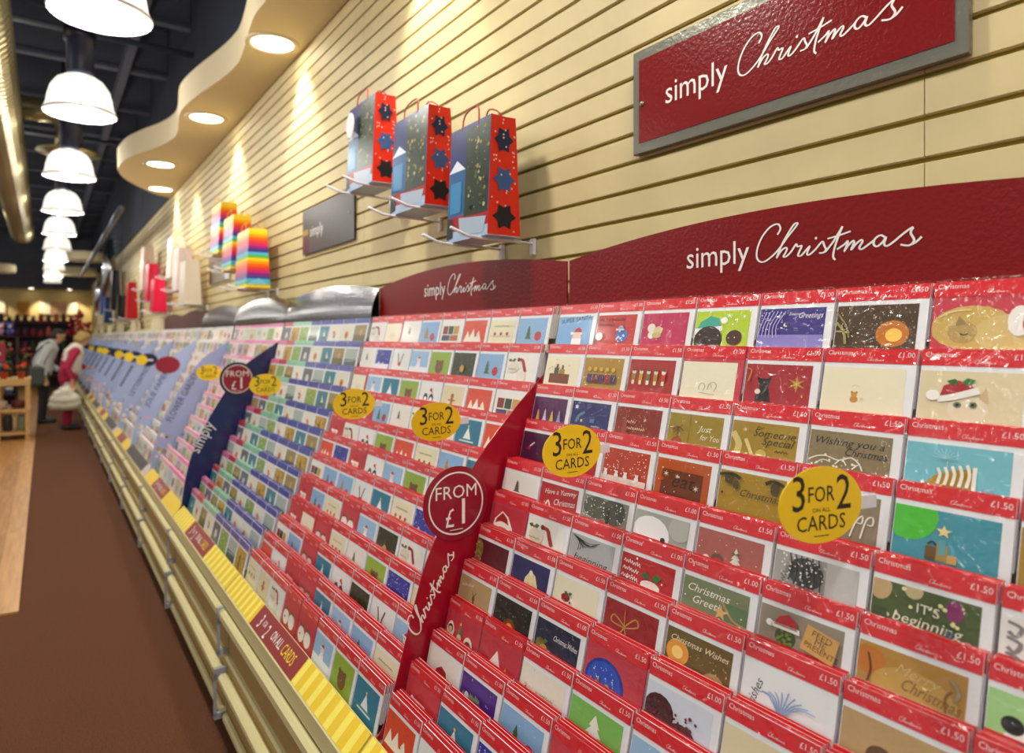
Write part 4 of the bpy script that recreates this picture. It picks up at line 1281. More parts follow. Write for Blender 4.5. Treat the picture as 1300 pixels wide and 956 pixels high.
# ------------------------------------------------------------------ dividers (fins) and wobblers
FIN = [(.575, -.90), (.589, -.874), (.611, -.732), (.653, -.583), (.7266, -.4296), (.7858, -.327), (.85, -.23), (.916, -.147), (.996, -.0878), (1.086, -.0267)]


FIN0 = [(.60, -.90), (.628, -.87), (.6636, -.761), (.708, -.6), (.752, -.4857), (.8666, -.31), (.965, -.2), (1.063, -.1087), (1.092, -.084)]


def fin(n_, mt, label, prof=FIN, group=None):
    y = Y0 + n_ * P
    t_ = thing('divider_panel', label, 'divider', (LX, y, SZ), group=group)
    front = catmull([(x - LX, z + EYE - SZ) for x, z in prof], 3)
    back = [(1.11 - LX, -.10 + EYE - SZ), (.90 - LX, -.50 + EYE - SZ), (.74 - LX, -.80 + EYE - SZ), (.66 - LX, -.90 + EYE - SZ)]
    MB().extr(front + back, -.0015, .0015).build('panel', mt, t_)
    return t_


def disc(t_, cx, cz, rx, rz, mt, name, yoff=-.002, th=.0016, n_=40, parent=None):
    b_ = MB()
    b_.extr([(rx * math.cos(2 * math.pi * i / n_), rz * math.sin(2 * math.pi * i / n_)) for i in range(n_)], -th, 0)
    return b_.build(name, mt, parent or t_, False, (cx - t_.location.x if parent is None else cx, yoff, cz - t_.location.z if parent is None else cz))


def ring(rx, rz, wd, n_=48):
    v, f = [], []
    for i in range(n_):
        a_ = 2 * math.pi * i / n_
        v += [(rx * math.cos(a_), rz * math.sin(a_)), ((rx - wd) * math.cos(a_), (rz - wd) * math.sin(a_))]
    for i in range(n_):
        j = (i + 1) % n_
        f.append((2 * i, 2 * i + 1, 2 * j + 1, 2 * j))
    return v, f


def centred(s_, size, dy, kx=1.0, shear=0):
    v, f = text2d(s_, size, shear)
    w_ = width_of(v) * kx
    mn = min(p[0] for p in v) * kx
    return ([(x * kx, y) for x, y in v], f, -w_ / 2 - mn, dy)


def from_badge(t_, cx, cz, r_, rim):
    bd = disc(t_, cx, cz, r_, r_, rim, 'round_badge')
    if rim is not M['badge_red']:
        disc(t_, 0, 0, r_ * .86, r_ * .86, M['badge_red'], 'badge_face', -.0017, .0006, 40, bd)
    v, f = ring(r_ * .85, r_ * .85, r_ * .045)
    it = [(v, f, 0, 0), centred('FROM', r_ * .50, r_ * .14), centred('£', r_ * .72, -r_ * .62, .8)]
    it[2] = (it[2][0], it[2][1], it[2][2] - r_ * .2, it[2][3])
    one = centred('1', r_ * 1.0, -r_ * .58)
    it.append((one[0], one[1], one[2] + r_ * .22, one[3]))
    it.append(([(-r_ * .2, 0), (r_ * .2, 0), (r_ * .2, r_ * .02), (-r_ * .2, r_ * .02)], [(0, 1, 2, 3)], 0, -r_ * .72))
    lettering('lettering', it, M['white_ink'], bd, (0, -.0024, 0), ENDROT, .0002)
    return bd


def slope_text(t_, s_, x, z, ang, size, mt, script=False, width=None):
    if script:
        v, f = script_christmas(width, 4, 13)
    else:
        v, f = text2d(s_, size)
        if width:
            k_ = width / width_of(v)
            v = [(a * k_, b_) for a, b_ in v]
    e = Matrix(((math.cos(ang), -math.sin(ang), 0), (0, 0, -1), (math.sin(ang), math.cos(ang), 0))).to_euler()
    return lettering('lettering', [(v, f, 0, 0)], mt, t_, (x - t_.location.x, -.0016, z - t_.location.z), e, .0004)


f0 = fin(0, M['fin_red'], 'dark red divider panel reading Christmas with a round FROM £1 badge', FIN0)
from_badge(f0, .812, EYE - .397, .0885, M['badge_red'])
slope_text(f0, '', .712, EYE - .69, R(60), 0, M['white_ink'], True, .20)
f2 = fin(2, M['fin_navy'], 'navy blue divider panel reading simply with a navy rimmed FROM £1 badge')
from_badge(f2, .8675, EYE - .228, .092, M['navy'])
slope_text(f2, 'simply', .672, EYE - .62, R(62), .085, M['white_ink'], False, .17)
words = {3: 'FLOWER GARDEN', 4: 'JOLIE PAPIER', 5: 'LETTERPRESS'}
for n_ in range(3, 19):
    lab = 'pale blue divider panel reading ' + words[n_] if n_ in words else 'pale blue divider panel with blurred dark lettering'
    ff = fin(n_, M['fin_blue'], lab, FIN, None if n_ in words else 'pale blue dividers down the aisle')
    if n_ in words:
        slope_text(ff, words[n_], .715, EYE - .585, R(62), .06, M['blue_ink'], False, .375 if n_ == 3 else .33)
    else:
        q = random.Random(n_)
        it = []
        x = 0
        while x < .26:
            wd = q.uniform(.012, .024)
            it.append(([(x, 0), (x + wd, 0), (x + wd, .024), (x, .024)], [(0, 1, 2, 3)], 0, 0))
            x += wd + .008
        ang = R(62)
        e = Matrix(((math.cos(ang), -math.sin(ang), 0), (0, 0, -1), (math.sin(ang), math.cos(ang), 0))).to_euler()
        lettering('lettering', it, M['blue_ink'], ff, (.72 - LX, -.0016, EYE - .56 - SZ), e, .0004)
    # printed flowers low on the panel
    q = random.Random(n_ + 50)
    b_ = MB()
    for _ in range(14):
        x, z, r_ = q.uniform(.07, .16), q.uniform(.03, .22), q.uniform(.008, .018)
        b_.poly([(x + r_ * math.cos(a * .785), -.0018, z + r_ * math.sin(a * .785)) for a in range(8)], q.choice(['#e8a0b8', '#f0e8d8', '#b8a86a', '#d8c8e8', '#e8d890']))
    b_.build('printed_flowers', M['print_matt'], ff)
    if n_ > 4:
        disc(ff, .85, EYE - .225, .085, .062, M['navy'], 'round_badge')
    elif n_ == 4:
        disc(ff, .86, EYE - .235, .095, .072, M['badge_red'], 'round_badge')


def wobbler(y, label, text=True, small=False, grp=None, rot=0, x=.86, z=EYE - .225, fx=1.0):
    t_ = thing('offer_wobbler', label, 'sign', (x, y, z), (0, 0, rot), grp)
    disc(t_, x, z, .074 * fx, .0515, M['yellow'], 'oval_disc', 0, .0012)
    MB().box((-.006, -.0012 + .0014, -.012), (.10, .0022, .006)).build('clear_arm', M['white_plastic'], t_)
    if text:
        a_ = centred('3', .068, -.006, .88 * fx)
        b_ = centred('FOR', .030, .0045, .85 * fx)
        c_ = centred('2', .068, -.008, .88 * fx)
        it = [(a_[0], a_[1], a_[2] - .0385, a_[3]), b_, (c_[0], c_[1], c_[2] + .0385, c_[3]),
              centred('ON ALL', .008, -.0095, 1.1), centred('CARDS', .029, -.0335, .95 * fx), ([(-.013, 0), (.013, 0), (.013, .0012), (-.013, .0012)], [(0, 1, 2, 3)], 0, -.042)]
        lettering('lettering', it, M['dark_ink'], t_, (0, -.0014, 0), ENDROT, .0002)
    return t_


wobbler(.523, 'yellow oval 3 FOR 2 CARDS wobbler in front of the pewter scroll card', rot=R(-14), fx=.97)
wobbler(1.047, 'yellow oval 3 FOR 2 CARDS wobbler in front of the orange snow scene card')
wobbler(1.614, 'yellow oval 3 FOR 2 CARDS wobbler just left of the red FROM £1 divider')
wobbler(2.197, 'yellow oval 3 FOR 2 CARDS wobbler left of the one by the red divider')
wobbler(3.32, 'yellow oval 3 FOR 2 wobbler beside the navy FROM £1 badge')
wobbler(4.673, 'yellow oval 3 FOR 2 wobbler over the pink topped cards')
for m in (5, 6, 7, 9, 10, 12):
    wobbler(Y0 + m * P - .05, 'small yellow oval wobbler between the pale blue dividers', False, grp='yellow wobblers between dividers', x=.79, z=EYE - .225, fx=.66)

# ------------------------------------------------------------------ gift bags on prongs
def bag(y0, z0, w_, d_, h_, style, label, xf=1.03, group=None, handle='#b02030'):
    t_ = thing('gift_bag', label, 'gift bag', (xf + d_ / 2, y0 + w_ / 2, z0), group=group)
    hd, hw = d_ / 2, w_ / 2
    td = hd * .72
    tw = hw * .985
    n_ = 24

    def face(b_, cols, P00, P10, P01, P11):
        # strip by strip up the face: P00/P10 bottom, P01/P11 top
        for i, (f0_, f1_, c) in enumerate(cols):
            def mx(a_, b2_, t2):
                return tuple(a_[j] + (b2_[j] - a_[j]) * t2 for j in range(3))
            b_.poly([mx(P00, P01, f0_), mx(P10, P11, f0_), mx(P10, P11, f1_), mx(P00, P01, f1_)], c)
    if style == 'rainbow':
        seq = ['#f4d024', '#5cb83c', '#58b4dc', '#3c4a9c', '#8a2c84', '#c82c70', '#e03c3c', '#e8641c', '#f49a1c', '#f4d024', '#5cb83c', '#58b4dc', '#343c8c', '#8a2c84', '#c82c70', '#e03c3c', '#e8641c', '#f49a1c', '#f4cc20', '#f4d840']
        cols = [(i / len(seq), (i + 1) / len(seq), c) for i, c in enumerate(seq)]
        side = cols
    elif style == 'festive':
        cols = [(0, .09, '#a8c0dc'), (.09, .22, '#a01c20'), (.22, .62, '#1a5a92'), (.62, 1, '#1c2868')]
        side = [(0, 1, '#d8301e')]
    else:
        cols = [(0, 1, style)]
        side = [(0, 1, style)]
    F00, F10, F01, F11 = (-hd, hw, 0), (-hd, -hw, 0), (-td, tw, h_), (-td, -tw, h_)
    B00, B10, B01, B11 = (hd, -hw, 0), (hd, hw, 0), (td, -tw, h_), (td, tw, h_)
    b_ = MB()
    face(b_, cols, F00, F10, F01, F11)
    if style == 'festive':
        # plain winter print: a fir, snow and lights
        def fp(u, v, o_):
            return (-hd + (hd - td) * v - .0006 * o_, hw - 2 * hw * u, h_ * v)
        b_.poly([fp(.42, .95, 1), fp(.42, .2, 1), fp(.98, .2, 1), fp(.98, .98, 1)], '#1a2e1a')
        q = random.Random(int(y0 * 100))
        for _ in range(110):
            u, v, r_ = q.uniform(.46, .96), q.uniform(.25, .95), q.uniform(.008, .032)
            b_.poly([fp(u + r_ * math.cos(a * 1.05), v + r_ * .7 * math.sin(a * 1.05), 2) for a in range(6)], q.choice(['#2c4a20', '#586a28', '#a8903a', '#101c10', '#16280f', '#b8b088', '#0c140c']))
        b_.poly([fp(.0, .62, 1), fp(.20, .72, 1), (fp(.42, .62, 1))], '#dfe8f4')
        b_.poly([fp(.06, .52, 2), fp(.06, .25, 2), fp(.34, .25, 2), fp(.34, .52, 2)], '#2c84b8')
        b_.poly([fp(.0, .22, 2), fp(.0, .02, 2), fp(.16, .04, 2), fp(.14, .2, 2)], '#22282c')
        b_.poly([fp(.30, .2, 2), fp(.34, .04, 2), fp(.9, .03, 2), fp(.96, .16, 2)], '#a8b8cc')
    b_.build('front_panel', M['bag_print'], t_)
    b_ = MB()
    face(b_, cols, B00, B10, B01, B11)
    b_.build('back_panel', M['bag_print'], t_)
    for s_ in (-1, 1):
        b_ = MB()
        ctop = (0, s_ * tw * .97, h_)
        cmid = (0, s_ * hw, h_ * .22)
        p = [(s2 * hd, s_ * hw, 0) for s2 in (-1, 1)]
        tp = [(s2 * td, s_ * tw, h_) for s2 in (-1, 1)]
        face(b_, side, p[0], (0, s_ * hw, 0), tp[0], ctop)
        face(b_, side, (0, s_ * hw, 0), p[1], ctop, tp[1])
        if style == 'festive' and s_ == -1:
            q = random.Random(3)
            for v, cc in ((.16, '#23242c'), (.47, '#3c5c94'), (.80, '#232c4c')):
                k_ = hd + (td - hd) * v
                b_.poly([(k_ * .74 * (1 if a % 2 else .66) * math.sin(a * .5236), -(hw + (tw - hw) * v) - .0012, h_ * v + .040 * (1 if a % 2 else .66) * math.cos(a * .5236)) for a in range(12)], cc)
            for _ in range(30):
                v, u = q.uniform(.03, .97), q.uniform(-.85, .85)
                k_ = hd + (td - hd) * v
                b_.poly([(k_ * u + .003 * math.cos(a * 1.05), -hw - .0008, h_ * v + .003 * math.sin(a * 1.05)) for a in range(6)], '#f0c8bc')
        if style == 'rainbow':
            b_.poly([(-hd * .98, s_ * (hw + .001), .02), (hd * .98, s_ * (hw + .001), .02), (0, s_ * (hw + .001), h_ * .16)], '#7ac4e4')
        b_.build('gusset', M['bag_print'], t_)
    MB().box((-hd, -hw, 0), (hd, hw, .002), cols[0][2]).build('base_panel', M['bag_print'], t_)
    for s_ in (-1, 1):
        MB().tube(catmull([(s_ * td, -w_ * .2, h_ - .01), (s_ * td * .9, -w_ * .17, h_ + .035), (s_ * td * .6, 0, h_ + .055), (s_ * td * .9, w_ * .17, h_ + .035), (s_ * td, w_ * .2, h_ - .01)], 3), .0025, 6, handle).build('handle', M['print_matt'], t_)
    # prong bracket
    pr = thing('wall_prongs', 'pair of white prongs holding the ' + label.split(' with ')[0].split(' above ')[0].split(' beyond ')[0] + (', ' + label.split(', ')[-1] if 'winter' in label else ''), 'bracket', (WALLX, y0 + w_ / 2, z0 - .012))
    for s_ in (-1, 1):
        yy = s_ * hw * .72
        MB().tube([(-.005, yy, .004), (-(WALLX - xf) + .0, yy, .006), (-(WALLX - xf) - .045, yy, .009), (-(WALLX - xf) - .10, yy, .028)], .0045, 8).build('prong', M['white_plastic'], pr, True)
        MB().box((-.012, yy - .009, -.03), (-.0015, yy + .009, .018)).build('mount_plate', M['white_plastic'], pr)
    return t_


bag(1.63, EYE + .290, .235, .115, .345, 'festive', 'blue and green winter gift bag with red gussets, lowest of three')
bag(2.015, EYE + .437, .27, .115, .335, 'festive', 'blue and green winter gift bag with red gussets, middle of the three')
bag(2.454, EYE + .595, .27, .115, .345, 'festive', 'blue and green winter gift bag with red gussets and white tag, highest of three')
tg = thing('swing_tag', 'white oval tag on the highest blue gift bag', 'tag', (1.022, 2.66, EYE + .86))
MB().extr([(.006 * 0 - .001, 0), (.001, 0), (.001, .001), (-.001, .001)], 0, .001).build('string_knot', M['white_plastic'], tg)
b = MB()
b.tris([(0, .042 * math.cos(i * .2618), .05 * math.sin(i * .2618)) for i in range(24)] + [(.002, .042 * math.cos(i * .2618), .05 * math.sin(i * .2618)) for i in range(24)],
       [tuple(range(24)), tuple(range(47, 23, -1))] + [(i, (i + 1) % 24, 24 + (i + 1) % 24, 24 + i) for i in range(24)])
b.build('tag_card', M['white_card'], tg)
bag(4.36, EYE + .305, .305, .147, .365, 'rainbow', 'rainbow striped paper gift bag, lowest of three, above the silver header', 1.013, handle='#f4c020')
bag(4.77, EYE + .452, .30, .147, .365, 'rainbow', 'rainbow striped paper gift bag, middle of three', 1.013, handle='#f4c020')
bag(5.17, EYE + .60, .30, .147, .365, 'rainbow', 'rainbow striped paper gift bag, highest of three', 1.013, handle='#f4c020')
bag(6.63, EYE + .29, .30, .15, .40, '#e6d8c4', 'cream white gift bag, lowest of three, beyond the rainbow bags', 1.013, handle='#d8c8b0')
bag(7.03, EYE + .44, .30, .15, .40, '#ead8d8', 'pale pink white gift bag, middle of the cream bags', 1.013, handle='#d8c8b0')
bag(7.43, EYE + .59, .30, .15, .40, '#e8dcd0', 'off white gift bag, highest of the cream bags', 1.013, handle='#d8c8b0')
bag(8.75, EYE + .29, .30, .15, .38, '#d81c48', 'crimson pink gift bag, lowest of the pink group', 1.013, handle='#c01838')
bag(9.25, EYE + .44, .32, .15, .45, '#e0244c', 'crimson pink gift bag, middle of the pink group', 1.013, handle='#c01838')
bag(9.75, EYE + .60, .30, .15, .55, '#e8cfc0', 'tall cream gift bag with pink foot above the crimson bags', 1.013, handle='#c01838')
bag(11.7, EYE + .28, .34, .15, .55, '#c01a22', 'tall red gift bag beyond the crimson pink bags', 1.013, handle='#801018')
bag(13.4, EYE + .30, .32, .15, .42, '#141418', 'black gift bag beyond the tall red one', 1.013, handle='#222222')
bag(14.6, EYE + .50, .34, .15, .75, '#1a1a20', 'tall black bottle bag far along the slatted wall', 1.013, handle='#222222')
bag(16.4, EYE + .30, .4, .15, .62, '#24407c', 'tall royal blue gift bag far along the slatted wall', 1.013, handle='#20305a')
bag(17.6, EYE + .50, .4, .15, .55, '#2c4a8a', 'second royal blue gift bag farther along the slatted wall', 1.013, handle='#20305a')
# hanging foil rolls
for i, (y, z, h_) in enumerate([(15.4, EYE + .9, 1.0), (16.0, EYE + .8, 1.1), (18.6, EYE + .6, .9)]):
    t_ = thing('foil_roll', None, None, (1.05, y, z))
    MB().tube([(.168, 0, h_ - .03), (-.02, 0, h_ - .03), (-.03, 0, h_ + .0)], .006, 8).build('hook', M['white_plastic'], t_, True)
    MB().tube([(0, 0, 0), (0, 0, .02), (0, .01, h_ * .5), (0, 0, h_)], [.03, .09, .10, .05], 14).build('roll', mat('foil_%d' % i, '#c8ccd4', .15, metal=1, noise=.2, nscale=20, bump=.4, bscale=15), t_, True)
    tag(t_, ['long crinkled silver foil roll hanging above the black bags', 'second silver foil roll hanging above the blue bag', 'farthest silver foil roll hanging on the slatted wall'][i], 'foil roll')

# ------------------------------------------------------------------ people
SKIN = '#d8a582'


def remesh(mb, name, mt, parent, voxel=.009, smooth=4, loc=None):
    me = mb.mesh(name + '_raw', mt)
    o_ = bpy.data.objects.new(name, me)
    COL.objects.link(o_)
    r_ = o_.modifiers.new('r', 'REMESH')
    r_.mode = 'VOXEL'
    r_.voxel_size = voxel
    s_ = o_.modifiers.new('s', 'SMOOTH')
    s_.iterations = smooth
    dg = bpy.context.evaluated_depsgraph_get()
    nm = bpy.data.meshes.new_from_object(o_.evaluated_get(dg))
    o_.modifiers.clear()
    o_.data = nm
    nm.materials.clear()
    nm.materials.append(mt)
    nm.polygons.foreach_set('use_smooth', [True] * len(nm.polygons))
    bpy.data.meshes.remove(me)
    nm.name = name
    if parent is not None:
        o_.parent = parent
    if loc:
        o_.location = loc
    return o_


def chain(mb, pts):
    for (p0, r0), (p1, r1) in zip(pts, pts[1:]):
        mb.capsule(p0, r0, p1, r1)


def hand(mb, wr, dr, side, k=1.0):
    """palm and five bent fingers; wr wrist point, dr direction of the hand, side across the palm"""
    dr, side = Vector(dr).normalized(), Vector(side).normalized()
    nrm = dr.cross(side).normalized()
    wr = Vector(wr)
    for s_ in (-.026, 0, .026):
        mb.capsule(wr, .022 * k, wr + dr * .075 * k + side * s_ * k, .016 * k)
    for i, L_ in enumerate((.062, .074, .068, .052)):
        p0 = wr + (dr * .085 + side * (-.033 + .022 * i)) * k
        p1 = p0 + (dr * L_ * .55 + nrm * .012) * k
        p2 = p1 + (dr * L_ * .35 + nrm * .035) * k
        mb.capsule(p0, .0095 * k, p1, .009 * k)
        mb.capsule(p1, .009 * k, p2, .008 * k)
    p0 = wr + (dr * .03 - side * .03) * k
    p1 = p0 + (dr * .035 - side * .03) * k
    mb.capsule(p0, .012 * k, p1, .0105 * k)
    mb.capsule(p1, .0105 * k, p1 + (dr * .03 + nrm * .014) * k, .009 * k)


def head(mb, c, fwd, up, k=1.0):
    c, fwd, up = Vector(c), Vector(fwd).normalized(), Vector(up).normalized()
    sd = fwd.cross(up).normalized()
    mb.capsule(c - fwd * .015 + up * .02, .088 * k, c + fwd * .012 + up * .03, .084 * k)
    mb.capsule(c + fwd * .03 - up * .02, .066 * k, c + fwd * .04 - up * .085, .040 * k)
    mb.capsule(c + fwd * .088 + up * .012, .010, c + fwd * .108 - up * .022, .015)
    mb.capsule(c + fwd * .078 - up * .055 - sd * .02, .010, c + fwd * .078 - up * .055 + sd * .02, .010)
    for s_ in (-1, 1):
        mb.capsule(c + sd * .084 * s_ * k - fwd * .01 + up * .01, .016, c + sd * .082 * s_ * k - fwd * .005 - up * .03, .012)
    return sd


def mattone(name, c, rough=.8):
    return mat(name, c, rough, noise=.08, nscale=14, bump=.15, bscale=90)


# woman leaning over the rack, facing +X, seen from her back left
W0 = Vector((.30, 13.3, 0))
t = thing('person', 'person with short fair hair, white waistcoat and crimson top holding a white carrier bag', 'person', W0)
body = MB()
hc = Vector((.22, .02, 1.47))
fw, upv = Vector((.80, .12, -.52)), Vector((.52, .05, .85))
sdv = head(body, hc, fw, upv)
chain(body, [((.13, .02, 1.28), .062), ((.19, .02, 1.40), .056)])
chain(body, [((.02, 0, .92), .135), ((.03, 0, 1.05), .125), ((.08, 0, 1.2), .135), ((.11, 0, 1.28), .11)])
for s_ in (-1, 1):
    chain(body, [((.0, s_ * .09, .90), .10), ((.02, s_ * .10, .48), .062), ((-.02, s_ * .10 + .0, .10), .042)])
    chain(body, [((-.03, s_ * .10, .05), .036), ((.13, s_ * .11, .03), .03)])
    chain(body, [((.1, s_ * .16, 1.27), .055), ((.1, s_ * .10, 1.28), .07)])
# near arm (right side, -Y) hangs down with the carrier bag; far arm reaches to the rack
chain(body, [((.10, -.19, 1.26), .05), ((-.02, -.25, 1.0), .042), ((.06, -.26, .80), .030)])
hand(body, (.06, -.26, .79), (.1, 0, -1), (1, 0, 0))
chain(body, [((.12, .19, 1.26), .05), ((.13, .24, 1.05), .042), ((.27, .18, .99), .030)])
hand(body, (.28, .18, .988), (1, -.1, -.12), (0, -1, 0))
bo = remesh(body, 'body', mattone('skin_tone_a', SKIN, .55), t, .008, 3)
hr = MB()
hr.capsule(hc - fw * .03 + upv * .03, .094, hc + fw * .005 + upv * .045, .090)
hr.capsule(hc - fw * .05 - upv * .03, .085, hc - fw * .03 + upv * .03, .09)
for s_ in (-1, 1):
    hr.capsule(hc + sdv * s_ * .05 - fw * .01 + upv * .03, .06, hc + sdv * s_ * .06 - fw * .035 - upv * .04, .045)
remesh(hr, 'hair', mattone('fair_hair', '#a88a4c', .6), t, .010, 3)
for s_ in (-1, 1):
    e = hc + fw * .082 + upv * .012 + sdv * s_ * .032
    MB().ball(e, .0105, '#2a1c14', 8).build('eye', M['print'], t, True)
MB().capsule(hc + fw * .086 - upv * .056 - sdv * .018, .005, hc + fw * .086 - upv * .056 + sdv * .018, .005, 8, '#a85048').build('mouth', M['print_matt'], t, True)
sh = MB()
chain(sh, [((.02, 0, .90), .155), ((.04, 0, 1.06), .145), ((.08, 0, 1.2), .150), ((.11, 0, 1.28), .12)])
for s_ in (-1, 1):
    chain(sh, [((.06, s_ * .07, 1.0), .12), ((.1, s_ * .1, 1.24), .10), ((.11, s_ * .17, 1.27), .075)])
    chain(sh, [((0, s_ * .09, .84), .13), ((.0, s_ * .09, .92), .13)])
chain(sh, [((.10, -.19, 1.26), .072), ((-.02, -.25, 1.0), .060), ((.04, -.26, .85), .045)])
chain(sh, [((.12, .19, 1.26), .072), ((.13, .24, 1.05), .060), ((.24, .19, 1.0), .045)])
remesh(sh, 'long_sleeved_top', mattone('crimson_cloth', '#b02448'), t, .010, 4)
ws = MB()
chain(ws, [((.055, 0, .98), .155), ((.06, 0, 1.08), .157), ((.09, 0, 1.21), .160), ((.12, 0, 1.30), .115)])
for s_ in (-1, 1):
    chain(ws, [((.07, s_ * .075, .99), .122), ((.09, s_ * .08, 1.1), .122), ((.115, s_ * .095, 1.25), .108), ((.13, s_ * .06, 1.33), .07)])
remesh(ws, 'waistcoat', mattone('cream_cloth', '#e4dccb'), t, .010, 4)
tr = MB()
for s_ in (-1, 1):
    chain(tr, [((.0, s_ * .085, .92), .125), ((.01, s_ * .09, .75), .115), ((.02, s_ * .10, .48), .085), ((-.01, s_ * .10, .12), .068)])
remesh(tr, 'trousers', mattone('crimson_trousers', '#a82848'), t, .010, 4)
for s_ in (-1, 1):
    sb = MB()
    chain(sb, [((-.04, s_ * .105, .045), .045), ((.06, s_ * .11, .04), .044), ((.16, s_ * .115, .032), .034)])
    remesh(sb, 'shoe', mattone('dark_shoe', '#2a211e', .5), t, .009, 2)
# carrier bag she holds
cb = thing('carrier_bag', 'bulging white plastic carrier bag in the hand of the person in crimson', 'bag', (.29, 13.02, .32))
bm = MB()
chain(bm, [((-.16, 0, .10), .095), ((-.05, 0, .09), .09), ((.10, 0, .11), .11)])
chain(bm, [((-.14, 0, .18), .10), ((.08, 0, .18), .115)])
chain(bm, [((-.11, 0, .26), .085), ((.03, 0, .27), .08)])
chain(bm, [((-.06, 0, .34), .055), ((.01, 0, .34), .05), ((.0, 0, .41), .02)])
chain(bm, [((-.12, 0, .12), .1), ((-.04, 0, .3), .08)])
chain(bm, [((.1, 0, .12), .11), ((.0, 0, .3), .08)])
remesh(bm, 'sack', mat('carrier_plastic', '#dedbc6', .4, noise=.1, nscale=9, bump=.5, bscale=14), cb, .010, 2)
MB().tube(catmull([(-.07, .0, .32), (-.03, 0, .42), (0, 0, .45), (.03, 0, .42), (.06, 0, .32)], 4), .008, 6).build('bag_handle', M['white_plastic'], cb, True)

# man behind her
M0 = Vector((-.02, 14.5, 0))
t = thing('person', 'person with dark hair in a pale grey jacket with a dark shoulder bag', 'person', M0)
body = MB()
hc = Vector((.22, 0, 1.52))
fw, upv = Vector((.86, .1, -.42)), Vector((.42, .04, .9))
sdv = head(body, hc, fw, upv, 1.02)
chain(body, [((.10, 0, 1.33), .066), ((.18, 0, 1.45), .06)])
chain(body, [((-.02, 0, .92), .13), ((.0, 0, 1.1), .135), ((.06, 0, 1.28), .14), ((.09, 0, 1.34), .11)])
for s_ in (-1, 1):
    chain(body, [((-.02, s_ * .09, .92), .098), ((.0, s_ * .10, .5), .062), ((-.04, s_ * .10, .10), .044)])
    chain(body, [((-.05, s_ * .10, .05), .038), ((.13, s_ * .11, .03), .032)])
chain(body, [((.07, -.2, 1.31), .052), ((-.06, -.24, 1.04), .045), ((.02, -.22, .82), .033)])
hand(body, (.02, -.22, .81), (.15, 0, -1), (1, 0, 0))
chain(body, [((.07, .2, 1.31), .052), ((.06, .25, 1.04), .045), ((.22, .2, .92), .033)])
hand(body, (.23, .2, .915), (1, -.1, -.1), (0, -1, 0))
remesh(body, 'body', mattone('skin_tone_b', '#c89670', .55), t, .008, 3)
hr = MB()
hr.capsule(hc - fw * .035 + upv * .03, .092, hc + fw * .0 + upv * .042, .088)
hr.capsule(hc - fw * .05 - upv * .02, .078, hc - fw * .03 + upv * .03, .086)
remesh(hr, 'hair', mattone('dark_hair', '#33231a', .6), t, .010, 3)
for s_ in (-1, 1):
    e = hc + fw * .084 + upv * .012 + sdv * s_ * .032
    MB().ball(e, .0105, '#2a1c14', 8).build('eye', M['print'], t, True)
sh = MB()
chain(sh, [((-.02, 0, .92), .16), ((.0, 0, 1.1), .165), ((.06, 0, 1.28), .165), ((.1, 0, 1.36), .11)])
for s_ in (-1, 1):
    chain(sh, [((0, s_ * .08, .95), .12), ((.06, s_ * .12, 1.28), .11), ((.07, s_ * .19, 1.31), .085)])
chain(sh, [((.07, -.2, 1.31), .08), ((-.06, -.24, 1.04), .068), ((.01, -.225, .86), .052)])
chain(sh, [((.07, .2, 1.31), .08), ((.06, .25, 1.04), .068), ((.19, .205, .935), .052)])
remesh(sh, 'jacket', mattone('pale_grey_cloth', '#c6cbc9'), t, .010, 4)
tr = MB()
for s_ in (-1, 1):
    chain(tr, [((-.02, s_ * .085, .93), .12), ((-.01, s_ * .09, .75), .108), ((.0, s_ * .10, .48), .082), ((-.03, s_ * .10, .10), .068)])
remesh(tr, 'trousers', mattone('black_trousers', '#1d1f26'), t, .010, 4)
for s_ in (-1, 1):
    sb = MB()
    chain(sb, [((-.06, s_ * .105, .045), .045), ((.05, s_ * .11, .04), .044), ((.15, s_ * .115, .032), .036)])
    remesh(sb, 'shoe', mattone('black_shoe', '#17181c', .5), t, .009, 2)
sbg = thing('shoulder_bag', 'dark grey green shoulder bag worn by the person in the grey jacket', 'bag', (-.19, 14.24, .66))
bm = MB()
chain(bm, [((-.02, 0, .06), .07), ((.12, 0, .06), .07)])
chain(bm, [((-.03, 0, .28), .07), ((.12, 0, .28), .07)])
chain(bm, [((-.02, 0, .06), .07), ((-.03, 0, .28), .07)])
chain(bm, [((.12, 0, .06), .07), ((.12, 0, .28), .07)])
chain(bm, [((.05, 0, .1), .075), ((.05, 0, .26), .075)])
remesh(bm, 'bag_body', mattone('bag_cloth', '#4c5650'), sbg, .010, 3)
MB().tube(catmull([(-.04, .0, .30), (.05, .07, .55), (.22, .12, .74), (.30, .30, .72)], 4), .014, 8).build('strap', M['dark_shelf'], sbg, True)

# ------------------------------------------------------------------ goods stand and far shelving on the left
st = thing('goods_stand', 'light wooden goods stand with two shelves beside the aisle', 'shelf unit', (-.55, 12.6, 0))
for (x, y) in ((.0, -.4), (.34, -.4), (0, .4), (.34, .4)):
    MB().box((x - .025, y - .025, 0), (x + .025, y + .025, .86)).build('post', M['wood'], st)
for z in (.09, .42, .86):
    MB().box((-.6, -.44, z), (.375, .44, z + .035)).build('shelf', M['wood'], st)
for (x) in (-.575,):
    for y in (-.4, .4):
        MB().box((x - .025, y - .025, 0), (x + .025, y + .025, .86)).build('post', M['wood'], st)
MB().box((-.6, -.44, .80), (.375, -.42, .86)).build('apron', M['wood'], st)
q = random.Random(3)


